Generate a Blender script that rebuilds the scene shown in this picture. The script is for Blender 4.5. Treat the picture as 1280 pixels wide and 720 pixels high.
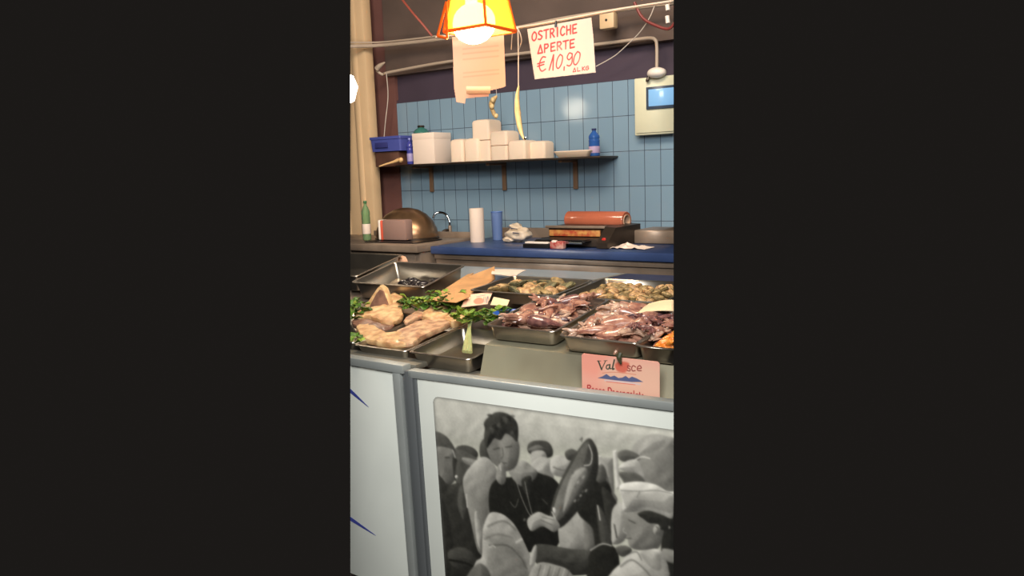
import bpy, bmesh, math, random
import numpy as np
from mathutils import Vector, Matrix, noise
random.seed(7)
R = random.uniform
C = bpy.context.scene.collection
for o in list(bpy.data.objects):
    bpy.data.objects.remove(o)

# ------------------------------------------------------------------ camera, world, light, exposure
EYE = Vector((0, 0, 1.5))
YAW, PITCH, ROLL, F = -0.6023, 0.1449, -0.0359, 1000.0
fw = Vector((math.sin(YAW)*math.cos(PITCH), math.cos(YAW)*math.cos(PITCH), -math.sin(PITCH)))
rt0 = Vector((math.cos(YAW), -math.sin(YAW), 0))
up0 = rt0.cross(fw)
rt = rt0*math.cos(ROLL) + up0*math.sin(ROLL)
up = up0*math.cos(ROLL) - rt0*math.sin(ROLL)
cd = bpy.data.cameras.new('camera')
cam = bpy.data.objects.new('camera', cd)
C.objects.link(cam)
cam.matrix_world = Matrix(((rt.x, up.x, -fw.x, EYE.x), (rt.y, up.y, -fw.y, EYE.y), (rt.z, up.z, -fw.z, EYE.z), (0, 0, 0, 1)))
cd.sensor_width = 36
cd.lens = 36*F/1280
cd.clip_start = 0.05
bpy.context.scene.camera = cam

world = bpy.data.worlds.new('dim_market_hall')
bpy.context.scene.world = world
world.use_nodes = True
world.node_tree.nodes['Background'].inputs[0].default_value = (0.0112, 0.0098, 0.0088, 1)
world.node_tree.nodes['Background'].inputs[1].default_value = 1.0

vs = bpy.context.scene.view_settings
vs.view_transform = 'Standard'
vs.look = 'None'
vs.exposure = 0.0
vs.gamma = 1.0
vs.use_curve_mapping = False

def area_light(name, loc, target, size, watts, col):
    l = bpy.data.lights.new(name, 'AREA')
    l.shape = 'RECTANGLE'; l.size, l.size_y = size
    l.energy = watts; l.color = col
    o = bpy.data.objects.new(name, l); C.objects.link(o)
    o.location = loc
    o.rotation_euler = (Vector(target)-Vector(loc)).to_track_quat('-Z', 'Y').to_euler()
    return o
area_light('hall_ceiling_light', (0.3, -1.0, 3.2), (-1.5, 2.2, 0.8), (2.2, 1.6), 205, (1.0, 0.99, 0.96))
area_light('stall_ceiling_light', (-1.7, 2.2, 3.3), (-2.3, 3.7, 1.0), (1.6, 0.6), 74, (1.0, 0.83, 0.66))

def point_light(name, loc, watts, col, rad):
    l = bpy.data.lights.new(name, 'POINT'); l.energy = watts; l.color = col; l.shadow_soft_size = rad
    o = bpy.data.objects.new(name, l); C.objects.link(o); o.location = loc
    return o

# ------------------------------------------------------------------ helpers
def ray(px, py):
    return fw + rt*((px-640)/F) - up*((py-360)/F)
def at(px, py, Y):                       # the place point seen at a photo point, on the upright plane Y
    d = ray(px, py); return EYE + d*(Y/d.y)
def atz(px, py, z):                      # the same on the level plane z (absolute height)
    d = ray(px, py); return EYE + d*((z-EYE.z)/d.z)
def srgb(c):
    return tuple(((v/255)/12.92 if v/255 <= .04045 else ((v/255+.055)/1.055)**2.4) for v in c)

def tag(o, label=None, cat=None, group=None, kind=None):
    if label: o['label'] = label
    if cat: o['category'] = cat
    if group: o['group'] = group
    if kind: o['kind'] = kind
    return o
def obj(name, bm, m, parent=None, smooth=True, label=None):
    me = bpy.data.meshes.new(name)
    bmesh.ops.recalc_face_normals(bm, faces=bm.faces[:])
    bm.to_mesh(me); bm.free()
    for ml in (m if isinstance(m, (list, tuple)) else [m]): me.materials.append(ml)
    if smooth:
        for p in me.polygons: p.use_smooth = True
        me.set_sharp_from_angle(angle=math.radians(38))
    o = bpy.data.objects.new(name, me); C.objects.link(o)
    if parent: o.parent = parent
    if label: o['label'] = label
    return o
def thing(name, label, cat, loc=(0, 0, 0), rot=(0, 0, 0), group=None):
    o = bpy.data.objects.new(name, None); C.objects.link(o)
    o.location = loc; o.rotation_euler = rot; o.empty_display_size = .05
    return tag(o, label, cat, group)
def struct(name, bm, m, smooth=False, parent=None):
    o = obj(name, bm, m, parent, smooth)
    if not parent: o['kind'] = 'structure'
    return o
def copy_tree(o, parent=None):
    c = o.copy(); C.objects.link(c)
    if parent: c.parent = parent
    for ch in list(o.children): copy_tree(ch, c)
    return c

def box(bm, x0, x1, y0, y1, z0, z1, bev=0, seg=2, mi=0):
    vsx = [bm.verts.new(p) for p in ((x0, y0, z0), (x1, y0, z0), (x1, y1, z0), (x0, y1, z0), (x0, y0, z1), (x1, y0, z1), (x1, y1, z1), (x0, y1, z1))]
    fs = [bm.faces.new([vsx[i] for i in q]) for q in ((0, 3, 2, 1), (4, 5, 6, 7), (0, 1, 5, 4), (1, 2, 6, 5), (2, 3, 7, 6), (3, 0, 4, 7))]
    for f in fs: f.material_index = mi
    if bev:
        es = list({e for f in fs for e in f.edges})
        bmesh.ops.bevel(bm, geom=es, offset=bev, segments=seg, affect='EDGES', profile=.5)
    return bm
def nb(): return bmesh.new()
def loft(bm, loops, cap0=True, cap1=True, closed=True, mi=0):
    rows = [[bm.verts.new(p) for p in L] for L in loops]
    n = len(rows[0])
    for a, b in zip(rows, rows[1:]):
        for i in range(n if closed else n-1):
            f = bm.faces.new((a[i], a[(i+1) % n], b[(i+1) % n], b[i])); f.material_index = mi
    if cap0: bm.faces.new(rows[0][::-1]).material_index = mi
    if cap1: bm.faces.new(rows[-1]).material_index = mi
    return bm
def lathe(bm, prof, c=(0, 0, 0), seg=24, axis='Z', cap0=True, cap1=True, mi=0):
    loops = []
    for r, h in prof:
        r = max(r, .0003)
        L = []
        for i in range(seg):
            a = 2*math.pi*i/seg
            p = (r*math.cos(a), r*math.sin(a), h) if axis == 'Z' else (h, r*math.cos(a), r*math.sin(a)) if axis == 'X' else (r*math.cos(a), h, r*math.sin(a))
            L.append((p[0]+c[0], p[1]+c[1], p[2]+c[2]))
        loops.append(L)
    return loft(bm, loops, cap0, cap1, mi=mi)
def smooth_pts(pts, n=6, closed=False):
    P = [Vector(p) for p in pts]; out = []
    N = len(P)
    rng = range(N if closed else N-1)
    for i in rng:
        p0 = P[(i-1) % N] if closed or i > 0 else P[0]
        p1 = P[i]; p2 = P[(i+1) % N]
        p3 = P[(i+2) % N] if closed or i+2 < N else P[-1]
        for k in range(n):
            t = k/n
            out.append(.5*((2*p1)+(p2-p0)*t+(2*p0-5*p1+4*p2-p3)*t*t+(3*p1-p0-3*p2+p3)*t**3))
    if not closed: out.append(P[-1])
    return out
def tube(bm, pts, r, seg=8, n=6, flat=1.0, mi=0, sm=True):
    P = smooth_pts(pts, n) if sm else [Vector(p) for p in pts]
    rs = r if isinstance(r, (list, tuple)) else [r, r]
    loops = []; prev = None
    for i, p in enumerate(P):
        t = (P[min(i+1, len(P)-1)]-P[max(i-1, 0)]).normalized()
        s = prev if prev is not None else (Vector((0, 0, 1)) if abs(t.z) < .9 else Vector((1, 0, 0)))
        u = (s - t*s.dot(t)).normalized(); v = t.cross(u); prev = u
        q = i/(len(P)-1)*(len(rs)-1); k = min(int(q), len(rs)-2); rr = rs[k]*(1-(q-k))+rs[k+1]*(q-k)
        loops.append([p+u*(math.cos(2*math.pi*j/seg)*rr*flat)+v*(math.sin(2*math.pi*j/seg)*rr) for j in range(seg)])
    return loft(bm, loops, mi=mi)
def rrect(x0, x1, y0, y1, r, z, n=4):
    L = []
    for cx, cy, a0 in ((x1-r, y1-r, 0), (x0+r, y1-r, 90), (x0+r, y0+r, 180), (x1-r, y0+r, 270)):
        for k in range(n+1):
            a = math.radians(a0+90*k/n); L.append((cx+r*math.cos(a), cy+r*math.sin(a), z))
    return L
def lump(bm, c, s, rough=.15, freq=1.5, sub=3, seed=None, rot=None, mi=0):
    sd = Vector((R(0, 90), R(0, 90), R(0, 90))) if seed is None else Vector((seed, seed*2.3, seed*.7))
    r = bmesh.ops.create_icosphere(bm, subdivisions=sub, radius=1)
    rm = (rot or Matrix.Identity(3)).to_3x3()
    for v in r['verts']:
        k = 1+rough*noise.noise(v.co*freq+sd)*2
        p = Vector((v.co.x*s[0], v.co.y*s[1], v.co.z*s[2]))*k
        v.co = rm @ p + Vector(c)
    for f in {f for v in r['verts'] for f in v.link_faces}: f.material_index = mi
    return bm
def solid_sheet(bm, grid, th, mi=0):
    """grid[i][j] of points -> closed sheet of thickness th along the local normal"""
    n, m = len(grid), len(grid[0])
    G = [[Vector(p) for p in row] for row in grid]
    def nrm(i, j):
        a = G[min(i+1, n-1)][j]-G[max(i-1, 0)][j]; b = G[i][min(j+1, m-1)]-G[i][max(j-1, 0)]
        return a.cross(b).normalized()
    T = [[bm.verts.new(G[i][j]) for j in range(m)] for i in range(n)]
    B = [[bm.verts.new(G[i][j]-nrm(i, j)*th) for j in range(m)] for i in range(n)]
    for i in range(n-1):
        for j in range(m-1):
            bm.faces.new((T[i][j], T[i+1][j], T[i+1][j+1], T[i][j+1])).material_index = mi
            bm.faces.new((B[i][j+1], B[i+1][j+1], B[i+1][j], B[i][j])).material_index = mi
    per = [(i, 0) for i in range(n)]+[(n-1, j) for j in range(1, m)]+[(i, m-1) for i in range(n-2, -1, -1)]+[(0, j) for j in range(m-2, 0, -1)]
    for k in range(len(per)):
        a, b = per[k], per[(k+1) % len(per)]
        bm.faces.new((T[a[0]][a[1]], B[a[0]][a[1]], B[b[0]][b[1]], T[b[0]][b[1]])).material_index = mi
    return bm

def mat(name, col, rough=.5, metal=0, var=0, vscale=20, bump=0, bscale=60, spec=None, col2=None, trans=0, emis=0, ecol=None, alpha=None, coat=0, sss=0, detail=3, ior=None):
    m = bpy.data.materials.new(name); m.use_nodes = True
    nt = m.node_tree; b = nt.nodes['Principled BSDF']
    c = srgb(col)
    b.inputs['Base Color'].default_value = (*c, 1)
    b.inputs['Roughness'].default_value = rough
    b.inputs['Metallic'].default_value = metal
    if spec is not None: b.inputs['Specular IOR Level'].default_value = spec
    if trans: b.inputs['Transmission Weight'].default_value = trans
    if ior: b.inputs['IOR'].default_value = ior
    if coat: b.inputs['Coat Weight'].default_value = coat; b.inputs['Coat Roughness'].default_value = .08
    if sss: b.inputs['Subsurface Weight'].default_value = sss; b.inputs['Subsurface Scale'].default_value = .01
    if emis:
        b.inputs['Emission Color'].default_value = (*srgb(ecol or col), 1); b.inputs['Emission Strength'].default_value = emis
    if var or bump or col2:
        tc = nt.nodes.new('ShaderNodeTexCoord')
    if var or col2:
        n = nt.nodes.new('ShaderNodeTexNoise'); n.inputs['Scale'].default_value = vscale; n.inputs['Detail'].default_value = detail
        nt.links.new(tc.outputs['Object'], n.inputs['Vector'])
        r = nt.nodes.new('ShaderNodeValToRGB')
        c2 = srgb(col2) if col2 else tuple(x*(1-var) for x in c)
        c1 = c if col2 else tuple(min(1, x*(1+var)) for x in c)
        r.color_ramp.elements[0].position = .36; r.color_ramp.elements[0].color = (*c2, 1)
        r.color_ramp.elements[1].position = .64; r.color_ramp.elements[1].color = (*c1, 1)
        nt.links.new(n.outputs['Fac'], r.inputs['Fac']); nt.links.new(r.outputs['Color'], b.inputs['Base Color'])
    if bump:
        n2 = nt.nodes.new('ShaderNodeTexNoise'); n2.inputs['Scale'].default_value = bscale; n2.inputs['Detail'].default_value = 3
        nt.links.new(tc.outputs['Object'], n2.inputs['Vector'])
        bp = nt.nodes.new('ShaderNodeBump'); bp.inputs['Strength'].default_value = bump; bp.inputs['Distance'].default_value = .004
        nt.links.new(n2.outputs['Fac'], bp.inputs['Height']); nt.links.new(bp.outputs['Normal'], b.inputs['Normal'])
    return m

STEEL = mat('brushed_steel', (176, 168, 156), .3, .95, var=.12, vscale=7, bump=.05, bscale=30)
STEEL_DULL = mat('dull_steel', (150, 146, 134), .55, .7, var=.12, vscale=6)
STEEL_DARK = mat('worn_steel', (150, 132, 116), .42, .35, var=.25, vscale=5)
CHROME = mat('chrome', (190, 195, 200), .12, 1)
ALU = mat('aluminium_profile', (172, 177, 174), .45, .35, var=.05, vscale=10)
ALU_DARK = mat('grey_profile', (106, 110, 112), .5, .3)
WHITE_PANEL = mat('white_laminate', (226, 230, 222), .45, var=.03, vscale=3)
BLUE_BOARD = mat('blue_polyethylene', (54, 72, 114), .35, var=.12, vscale=8, bump=.1, bscale=80)
NAVY = mat('navy_board', (38, 40, 70), .5)
PAINT_DARK = mat('dark_plum_paint', (64, 52, 66), .75, var=.12, vscale=2.5)
PAINT_BROWN = mat('brown_painted_soffit', (88, 73, 66), .8, var=.15, vscale=3)
PAINT_RED = mat('red_brown_paint', (112, 74, 68), .7, var=.12, vscale=2)
CREAM = mat('cream_column_paint', (212, 180, 140), .7, var=.05, vscale=4, bump=.1, bscale=12)
WHITE = mat('white_plastic', (236, 224, 212), .5)
FOAM = mat('white_foam', (240, 217, 194), .7, bump=.05, bscale=150, sss=.1)
PAPER = mat('paper', (238, 218, 202), .8)
KRAFT = mat('tan_cardboard', (188, 142, 94), .8, var=.12, vscale=14)
KRAFT_PALE = mat('cream_paper', (228, 204, 166), .8, var=.06, vscale=14)
BLACK = mat('black_plastic', (24, 23, 24), .35)
DARKMETAL = mat('dark_metal', (66, 56, 48), .4, .6, var=.2, vscale=9)
BLUE_CRATE = mat('blue_plastic', (74, 84, 160), .5)
BLUE_BOTTLE = mat('blue_bottle_plastic', (60, 108, 186), .12, trans=.35, ior=1.3)
GREEN_BOTTLE = mat('green_bottle_plastic', (150, 186, 140), .1, trans=.6, ior=1.15)
TEAL_BOTTLE = mat('teal_bottle_plastic', (70, 132, 122), .15, trans=.3, ior=1.3)
ORANGE_ROLL = mat('orange_film', (184, 104, 78), .18, var=.05, vscale=10, coat=.5)
CARD_TUBE = mat('cardboard_tube', (200, 166, 140), .8)
RED = mat('red_plastic', (196, 44, 36), .4)
RED_TUBE = mat('red_cable', (120, 44, 40), .5)
PIPE = mat('beige_conduit', (176, 158, 140), .5)
CABLE = mat('pale_cable', (200, 188, 176), .5)
GREEN_LEAF = mat('green_leaf', (86, 124, 40), .5, col2=(46, 82, 24), vscale=30, sss=.1)
GREEN_LIGHT = mat('light_green_leaf', (142, 164, 62), .5, col2=(96, 130, 42), vscale=30, sss=.1)
CELERY = mat('celery_stalk', (166, 172, 118), .4, var=.1, vscale=40, sss=.2)
FLESH = mat('pale_fish_flesh', (222, 186, 136), .55, col2=(176, 132, 90), vscale=26, bump=.5, bscale=45, coat=.08, sss=.15)
FLESH_PINK = mat('pinkish_fish_flesh', (212, 176, 138), .55, col2=(160, 120, 94), vscale=30, bump=.5, bscale=45, coat=.08, sss=.15)
SKIN_BROWN = mat('brown_fish_skin', (142, 106, 88), .4, col2=(108, 78, 66), vscale=24, bump=.3, bscale=70, coat=.3)
SQ1 = mat('purple_squid_skin', (142, 98, 90), .22, col2=(98, 64, 64), vscale=55, bump=.12, bscale=90, coat=.6)
SQ2 = mat('pink_squid_skin', (184, 138, 116), .24, col2=(140, 92, 80), vscale=50, bump=.12, bscale=90, coat=.6)
SQ3 = mat('pale_squid_flesh', (200, 170, 148), .26, col2=(166, 128, 110), vscale=45, bump=.12, bscale=90, coat=.6)
SQ4 = mat('dark_squid_skin', (104, 72, 74), .2, col2=(70, 46, 52), vscale=50, bump=.12, bscale=90, coat=.7)
MUSSEL_O = mat('orange_mussel_meat', (236, 150, 62), .35, col2=(214, 116, 40), vscale=40, coat=.4, sss=.2)
SHELL_DK = mat('black_mussel_shell', (42, 36, 40), .25, col2=(20, 18, 22), vscale=30, coat=.4)
SHELL_A = mat('olive_oyster_shell', (164, 138, 92), .6, col2=(98, 84, 54), vscale=60, bump=.6, bscale=120)
SHELL_B = mat('tan_clam_shell', (196, 160, 112), .45, col2=(132, 98, 68), vscale=70, bump=.4, bscale=140)
SHELL_C = mat('green_grey_oyster_shell', (118, 112, 76), .6, col2=(70, 68, 50), vscale=60, bump=.6, bscale=120)
GARLIC = mat('dry_garlic_skin', (226, 196, 142), .6, var=.12, vscale=30, bump=.2, bscale=40)

def tile_mat():
    m = bpy.data.materials.new('blue_ceramic_tiles'); m.use_nodes = True
    nt = m.node_tree; b = nt.nodes['Principled BSDF']
    tc = nt.nodes.new('ShaderNodeTexCoord'); sep = nt.nodes.new('ShaderNodeSeparateXYZ'); cmb = nt.nodes.new('ShaderNodeCombineXYZ')
    nt.links.new(tc.outputs['Object'], sep.inputs[0]); nt.links.new(sep.outputs['X'], cmb.inputs['X']); nt.links.new(sep.outputs['Z'], cmb.inputs['Y'])
    br = nt.nodes.new('ShaderNodeTexBrick'); br.offset = 0; br.squash = 1
    br.inputs['Scale'].default_value = 1; br.inputs['Brick Width'].default_value = .1; br.inputs['Row Height'].default_value = .2039
    br.inputs['Mortar Size'].default_value = .0022; br.inputs['Mortar Smooth'].default_value = .25
    br.inputs['Color1'].default_value = (*srgb((131, 157, 176)), 1); br.inputs['Color2'].default_value = (*srgb((124, 151, 171)), 1)
    br.inputs['Mortar'].default_value = (*srgb((70, 78, 92)), 1)
    nt.links.new(cmb.outputs[0], br.inputs['Vector']); nt.links.new(br.outputs['Color'], b.inputs['Base Color'])
    n = nt.nodes.new('ShaderNodeTexNoise'); n.inputs['Scale'].default_value = 7; nt.links.new(tc.outputs['Object'], n.inputs['Vector'])
    mx = nt.nodes.new('ShaderNodeMath'); mx.operation = 'MULTIPLY_ADD'; mx.inputs[1].default_value = -1.0
    nt.links.new(br.outputs['Fac'], mx.inputs[0]); nt.links.new(n.outputs['Fac'], mx.inputs[2])
    bp = nt.nodes.new('ShaderNodeBump'); bp.inputs['Strength'].default_value = .35; bp.inputs['Distance'].default_value = .003
    nt.links.new(mx.outputs[0], bp.inputs['Height']); nt.links.new(bp.outputs['Normal'], b.inputs['Normal'])
    b.inputs['Roughness'].default_value = .12
    return m
TILE = tile_mat()

# a printed or hand-written sheet: a fine grid with one colour per vertex, drawn from outlines
class Canvas:
    def __init__(s, P0, U, V, w, h, cell, bg):
        s.P0 = Vector(P0); s.U = Vector(U).normalized(); s.V = Vector(V).normalized(); s.N = s.U.cross(s.V).normalized()
        s.w, s.h, s.cell = w, h, cell
        s.nx = int(round(w/cell))+1; s.ny = int(round(h/cell))+1
        s.x, s.y = np.meshgrid(np.linspace(0, w, s.nx), np.linspace(0, h, s.ny))
        s.a = np.zeros((s.ny, s.nx, 3)); s.a[:] = bg
        s.mask = None
    shade = False
    def uv(s, px, py):
        d = ray(px, py); t = (s.P0-EYE).dot(s.N)/d.dot(s.N); q = EYE+d*t-s.P0
        return q.dot(s.U), q.dot(s.V)
    def sd(s, P, x, y, closed=True):
        d = np.full(x.shape, 1e9); ins = np.zeros(x.shape, bool); n = len(P)
        for i in range(n if closed else n-1):
            ax, ay = P[i]; bx, by = P[(i+1) % n]
            ex, ey = bx-ax, by-ay; L = ex*ex+ey*ey+1e-12
            t = np.clip(((x-ax)*ex+(y-ay)*ey)/L, 0, 1)
            d = np.minimum(d, np.hypot(x-ax-ex*t, y-ay-ey*t))
            if closed:
                c = (ay > y) != (by > y)
                ins ^= c & (x < (bx-ax)*(y-ay)/((by-ay) if abs(by-ay) > 1e-12 else 1e-12)+ax)
        return np.where(ins, -d, d) if closed else d
    def _blend(s, P, col, soft, closed, width=0, a=1, col2=None):
        xs = [p[0] for p in P]; ys = [p[1] for p in P]; m = soft+width+s.cell*2
        i0, i1 = max(0, int((min(xs)-m)/s.cell)), min(s.nx, int((max(xs)+m)/s.cell)+2)
        j0, j1 = max(0, int((min(ys)-m)/s.cell)), min(s.ny, int((max(ys)+m)/s.cell)+2)
        if i1 <= i0 or j1 <= j0: return
        x, y = s.x[j0:j1, i0:i1], s.y[j0:j1, i0:i1]
        d = s.sd(P, x, y, closed)-width
        al = (np.clip(.5-d/max(soft, s.cell*.6), 0, 1)*a)[..., None]
        c = np.array(col, float)
        if s.shade and closed and d.min() < -.004:
            gy, gx = np.gradient(d, s.cell); r_ = max(.006, min(.03, -d.min()*.8)); k = np.exp(np.minimum(d, 0)/r_)
            g1 = np.sin(x*90+y*46+len(P)*1.3+2.2*np.sin(y*38+x*17))*np.sin(y*31-x*23+P[0][0]*50)
            c = c*(1+.34*k*(-gx*.62-gy*.6)-.05*k+.07*g1)[..., None]
        if col2 is not None:
            t = ((y-min(ys))/(max(ys)-min(ys)+1e-9))[..., None]
            c = c*(t+(1-t)*(np.array(col2, float)/np.array(col, float)))
        s.a[j0:j1, i0:i1] = s.a[j0:j1, i0:i1]*(1-al)+c*al
    def fill(s, pts, col, soft=.003, smooth=True, a=1, col2=None):
        P = [s.uv(*p) for p in pts]
        if isinstance(col, (int, float)): col = (col, col, col-3)
        if isinstance(col2, (int, float)): col2 = (col2, col2, col2-3)
        if smooth: P = [(q.x, q.y) for q in smooth_pts([(p[0], p[1], 0) for p in P], 5, True)]
        s._blend(P, col, soft, True, a=a, col2=col2)
    def line(s, pts, width, col, soft=.0015, smooth=True, a=1):
        P = [s.uv(*p) for p in pts]
        if isinstance(col, (int, float)): col = (col, col, col-3)
        if smooth and len(P) > 2: P = [(q.x, q.y) for q in smooth_pts([(p[0], p[1], 0) for p in P], 5)]
        s._blend(P, col, soft, False, width, a)
    def ell(s, cx, cy, rx, ry, col, rot=0, **k):
        c, n = math.cos(math.radians(rot)), math.sin(math.radians(rot))
        s.fill([(cx+rx*math.cos(t)*c-ry*math.sin(t)*n, cy+rx*math.cos(t)*n+ry*math.sin(t)*c) for t in [i*math.pi/5 for i in range(10)]], col, **k)
    def grain(s, amp, f):
        rg = np.random.RandomState(3)
        g = rg.rand(int(s.ny/f)+3, int(s.nx/f)+3)-.5
        yi = np.arange(s.ny)/f; xi = np.arange(s.nx)/f
        y0 = yi.astype(int); x0 = xi.astype(int); ty = (yi-y0)[:, None]; tx = (xi-x0)[None]
        v = (g[y0][:, x0]*(1-ty)*(1-tx)+g[y0+1][:, x0]*ty*(1-tx)+g[y0][:, x0+1]*(1-ty)*tx+g[y0+1][:, x0+1]*ty*tx)
        s.a += v[..., None]*amp
    def build(s, name, m, parent=None, outline=None, th=.001, bend=None):
        a = np.clip(s.a, 0, 255)/255; lin = np.where(a <= .04045, a/12.92, ((a+.055)/1.055)**2.4)
        pos = np.array(s.P0)+s.x[..., None]*np.array(s.U)+s.y[..., None]*np.array(s.V)
        if bend: pos = pos+(bend(s.x/s.w, s.y/s.h))[..., None]*np.array(s.N)
        idx = np.arange(s.nx*s.ny).reshape(s.ny, s.nx)
        q = np.stack([idx[:-1, :-1], idx[:-1, 1:], idx[1:, 1:], idx[1:, :-1]], -1).reshape(-1, 4)
        if outline is not None:
            P = [s.uv(*p) for p in outline]
            keep = s.sd(P, (s.x[:-1, :-1]+s.cell/2), (s.y[:-1, :-1]+s.cell/2)).reshape(-1) < 0
            q = q[keep]
        used = np.unique(q); rm = np.full(s.nx*s.ny, -1); rm[used] = np.arange(len(used))
        me = bpy.data.meshes.new(name); V = pos.reshape(-1, 3)[used]
        me.from_pydata(V.tolist(), [], rm[q].tolist())
        ca = me.color_attributes.new('print', 'FLOAT_COLOR', 'POINT')
        cc = np.concatenate([lin.reshape(-1, 3)[used], np.ones((len(used), 1))], 1)
        ca.data.foreach_set('color', cc.reshape(-1).astype(np.float32))
        me.materials.append(m)
        o = bpy.data.objects.new(name, me); C.objects.link(o)
        md = o.modifiers.new('thickness', 'SOLIDIFY'); md.thickness = th; md.offset = -1 if s.N.dot(s.P0-EYE) < 0 else 1
        if parent: o.parent = parent
        return o
def print_mat(name, rough):
    m = bpy.data.materials.new(name); m.use_nodes = True; nt = m.node_tree
    v = nt.nodes.new('ShaderNodeVertexColor'); v.layer_name = 'print'
    nt.links.new(v.outputs['Color'], nt.nodes['Principled BSDF'].inputs['Base Color'])
    nt.nodes['Principled BSDF'].inputs['Roughness'].default_value = rough
    return m
PRINT = print_mat('printed_surface', .55)

# ------------------------------------------------------------------ the setting
WY = 4.31; TOP = EYE.z+.4996                        # tiled wall plane, top of the tiling
TX0 = -3.80-.1*3                                     # a tile joint left of the tiling's edge
LX = at(497, 150, WY).x
b = nb(); w = at(850, 100, WY).x+.3
box(b, LX-(-3.80), w+3.80, 0, .02, -1.9, 0)
o = struct('wall_back', b, TILE); o.location = (-3.80, WY, TOP)
b = nb(); box(b, -4.9, w, WY+.021, WY+.15, 0, TOP+.9)
box(b, LX-.001, w, WY+.005, WY+.0205, TOP, TOP+.02)
struct('trim_1', b, PAINT_DARK)
# lighter brown lintel above the dark band
b = nb(); zl = at(842, 49, 4.28).z
box(b, at(469.5, 200, 4.1).x-.02, w, 4.275, WY+.02, zl, zl+.6)
o = struct('trim_2', b, PAINT_BROWN)
b = nb(); box(b, -5.0, 1.2, 1.4, 4.5, 3.45, 3.5); struct('ceiling', b, PAINT_BROWN)
b = nb(); box(b, -4.9, LX, WY-.01, WY+.02, 0.3, TOP+.9)
struct('wall_left', b, PAINT_RED)
# cream column at the left
b = nb(); xr = at(464, 200, 4.1).x
box(b, xr-.75, xr, 4.1, 4.19, .02, 3.1, .02)
for i in range(2):
    tube(b, [(xr-.1-.16*i, 4.112, .3), (xr-.1-.16*i, 4.112, 3.1)], .03, 12, 1, sm=False)
struct('wall_column', b, CREAM, True)
b = nb(); box(b, -5.2, 1.2, -.3, 4.6, -.05, 0)
struct('floor', b, mat('dark_wet_floor', (52, 48, 44), .5, var=.2, vscale=4))

# ------------------------------------------------------------------ back worktops
BT = EYE.z-.42
xs = at(538, 315, 3.6).x
t = thing('kitchen_worktop', 'long steel work table with a thick blue cutting board top along the tiled wall', 'work table', (xs, 3.6, 0))
def loc(b):  # geometry was written in world coordinates; its parent stands elsewhere
    return b
def wobj(name, b, m, parent, smooth=True, label=None):
    bmesh.ops.translate(b, verts=b.verts[:], vec=-parent.location)
    return obj(name, b, m, parent, smooth, label)
b = nb(); box(b, xs, w, 3.6, 4.26, BT-.045, BT, .006); wobj('cutting_board', b, BLUE_BOARD, t, label='thick blue cutting board top')
b = nb(); box(b, xs+.01, w, 3.62, 4.27, BT-.075, BT-.0455, .003); box(b, xs+.01, w, 3.635, 4.27, BT-.135, BT-.075, .004)
wobj('steel_frame', b, STEEL_DARK, t)
b = nb(); box(b, xs+.01, w, 4.275, 4.308, BT-.1, EYE.z-.362, .004); wobj('backsplash', b, STEEL_DARK, t)
for x in (xs+.06, xs+1.2):
    for y in (3.68, 4.2):
        b = nb(); box(b, x-.02, x+.02, y-.02, y+.02, .0, BT-.136, .004); wobj('leg', b, STEEL_DARK, t)
b = nb(); box(b, xs+.05, w, 3.75, 4.2, .25, .28, .004); wobj('lower_shelf', b, STEEL_DARK, t)

SX = xs-.015
t = thing('sink_unit', 'brownish stainless sink unit with a closed front, left of the blue worktop', 'sink', (SX-.6, 3.55, 0))
b = nb(); box(b, -4.75, SX, 3.5, 4.09, BT-.03, BT+.012, .005); wobj('worktop', b, STEEL_DARK, t)
b = nb(); box(b, -4.75, SX-.01, 3.54, 4.08, .1, BT-.031, .005)
box(b, -4.7, SX-.05, 3.532, 3.541, BT-.16, BT-.05, .003)
wobj('cabinet_body', b, STEEL_DARK, t)
b = nb(); box(b, -3.62, SX-.02, 3.525, 3.539, .15, BT-.18, .004); wobj('door', b, STEEL_DARK, t)
b = nb(); box(b, -4.74, -3.64, 3.525, 3.539, .15, BT-.18, .004); wobj('door', b, STEEL_DARK, t)
b = nb(); box(b, xr+.02, SX, 4.06, 4.085, BT-.02, EYE.z-.375, .004); wobj('backsplash', b, STEEL_DARK, t)

# steel ledge at the right end of the blue top
p = at(800, 300, 4.1)
b = nb(); box(b, p.x, w, 4.02, 4.27, BT+.0005, BT+.075, .008)
tag(obj('steel_ledge', b, STEEL_DARK), 'low steel riser box at the right end of the blue worktop', 'ledge')

# ------------------------------------------------------------------ wall shelf and what stands on it
SY0, SY1 = 4.08, 4.3
zA = at(500, 207, SY0).z; zB = at(745, 194, SY0).z
SZ = (zA+zB)/2
xa, xb = at(494, 207, SY0).x, at(750, 194, SY0).x
t = thing('wall_shelf', 'long thin dark wall shelf on three brackets holding white foam boxes', 'shelf', (xa, SY1, SZ))
b = nb(); box(b, xa, xb, SY0, SY1+.008, SZ-.012, SZ, .003)
wobj('shelf_board', b, DARKMETAL, t)
for px, pyb in ((527, 238), (619, 236), (709, 234)):
    x = at(px, 215, 4.2).x
    b = nb()
    box(b, x-.014, x+.014, 4.292, 4.309, SZ-.19, SZ-.012, .002)
    box(b, x-.014, x+.014, 4.12, 4.292, SZ-.028, SZ-.0125, .002)
    wobj('bracket', b, mat('brown_bracket', (138, 108, 84), .5, .3), t, False)

def span(px0, px1, py, Y):
    return at(px0, py, Y).x, at(px1, py, Y).x
def ht(px, pyt, pyb, Y): return at(px, pyt, Y).z-at(px, pyb, Y).z

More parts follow.
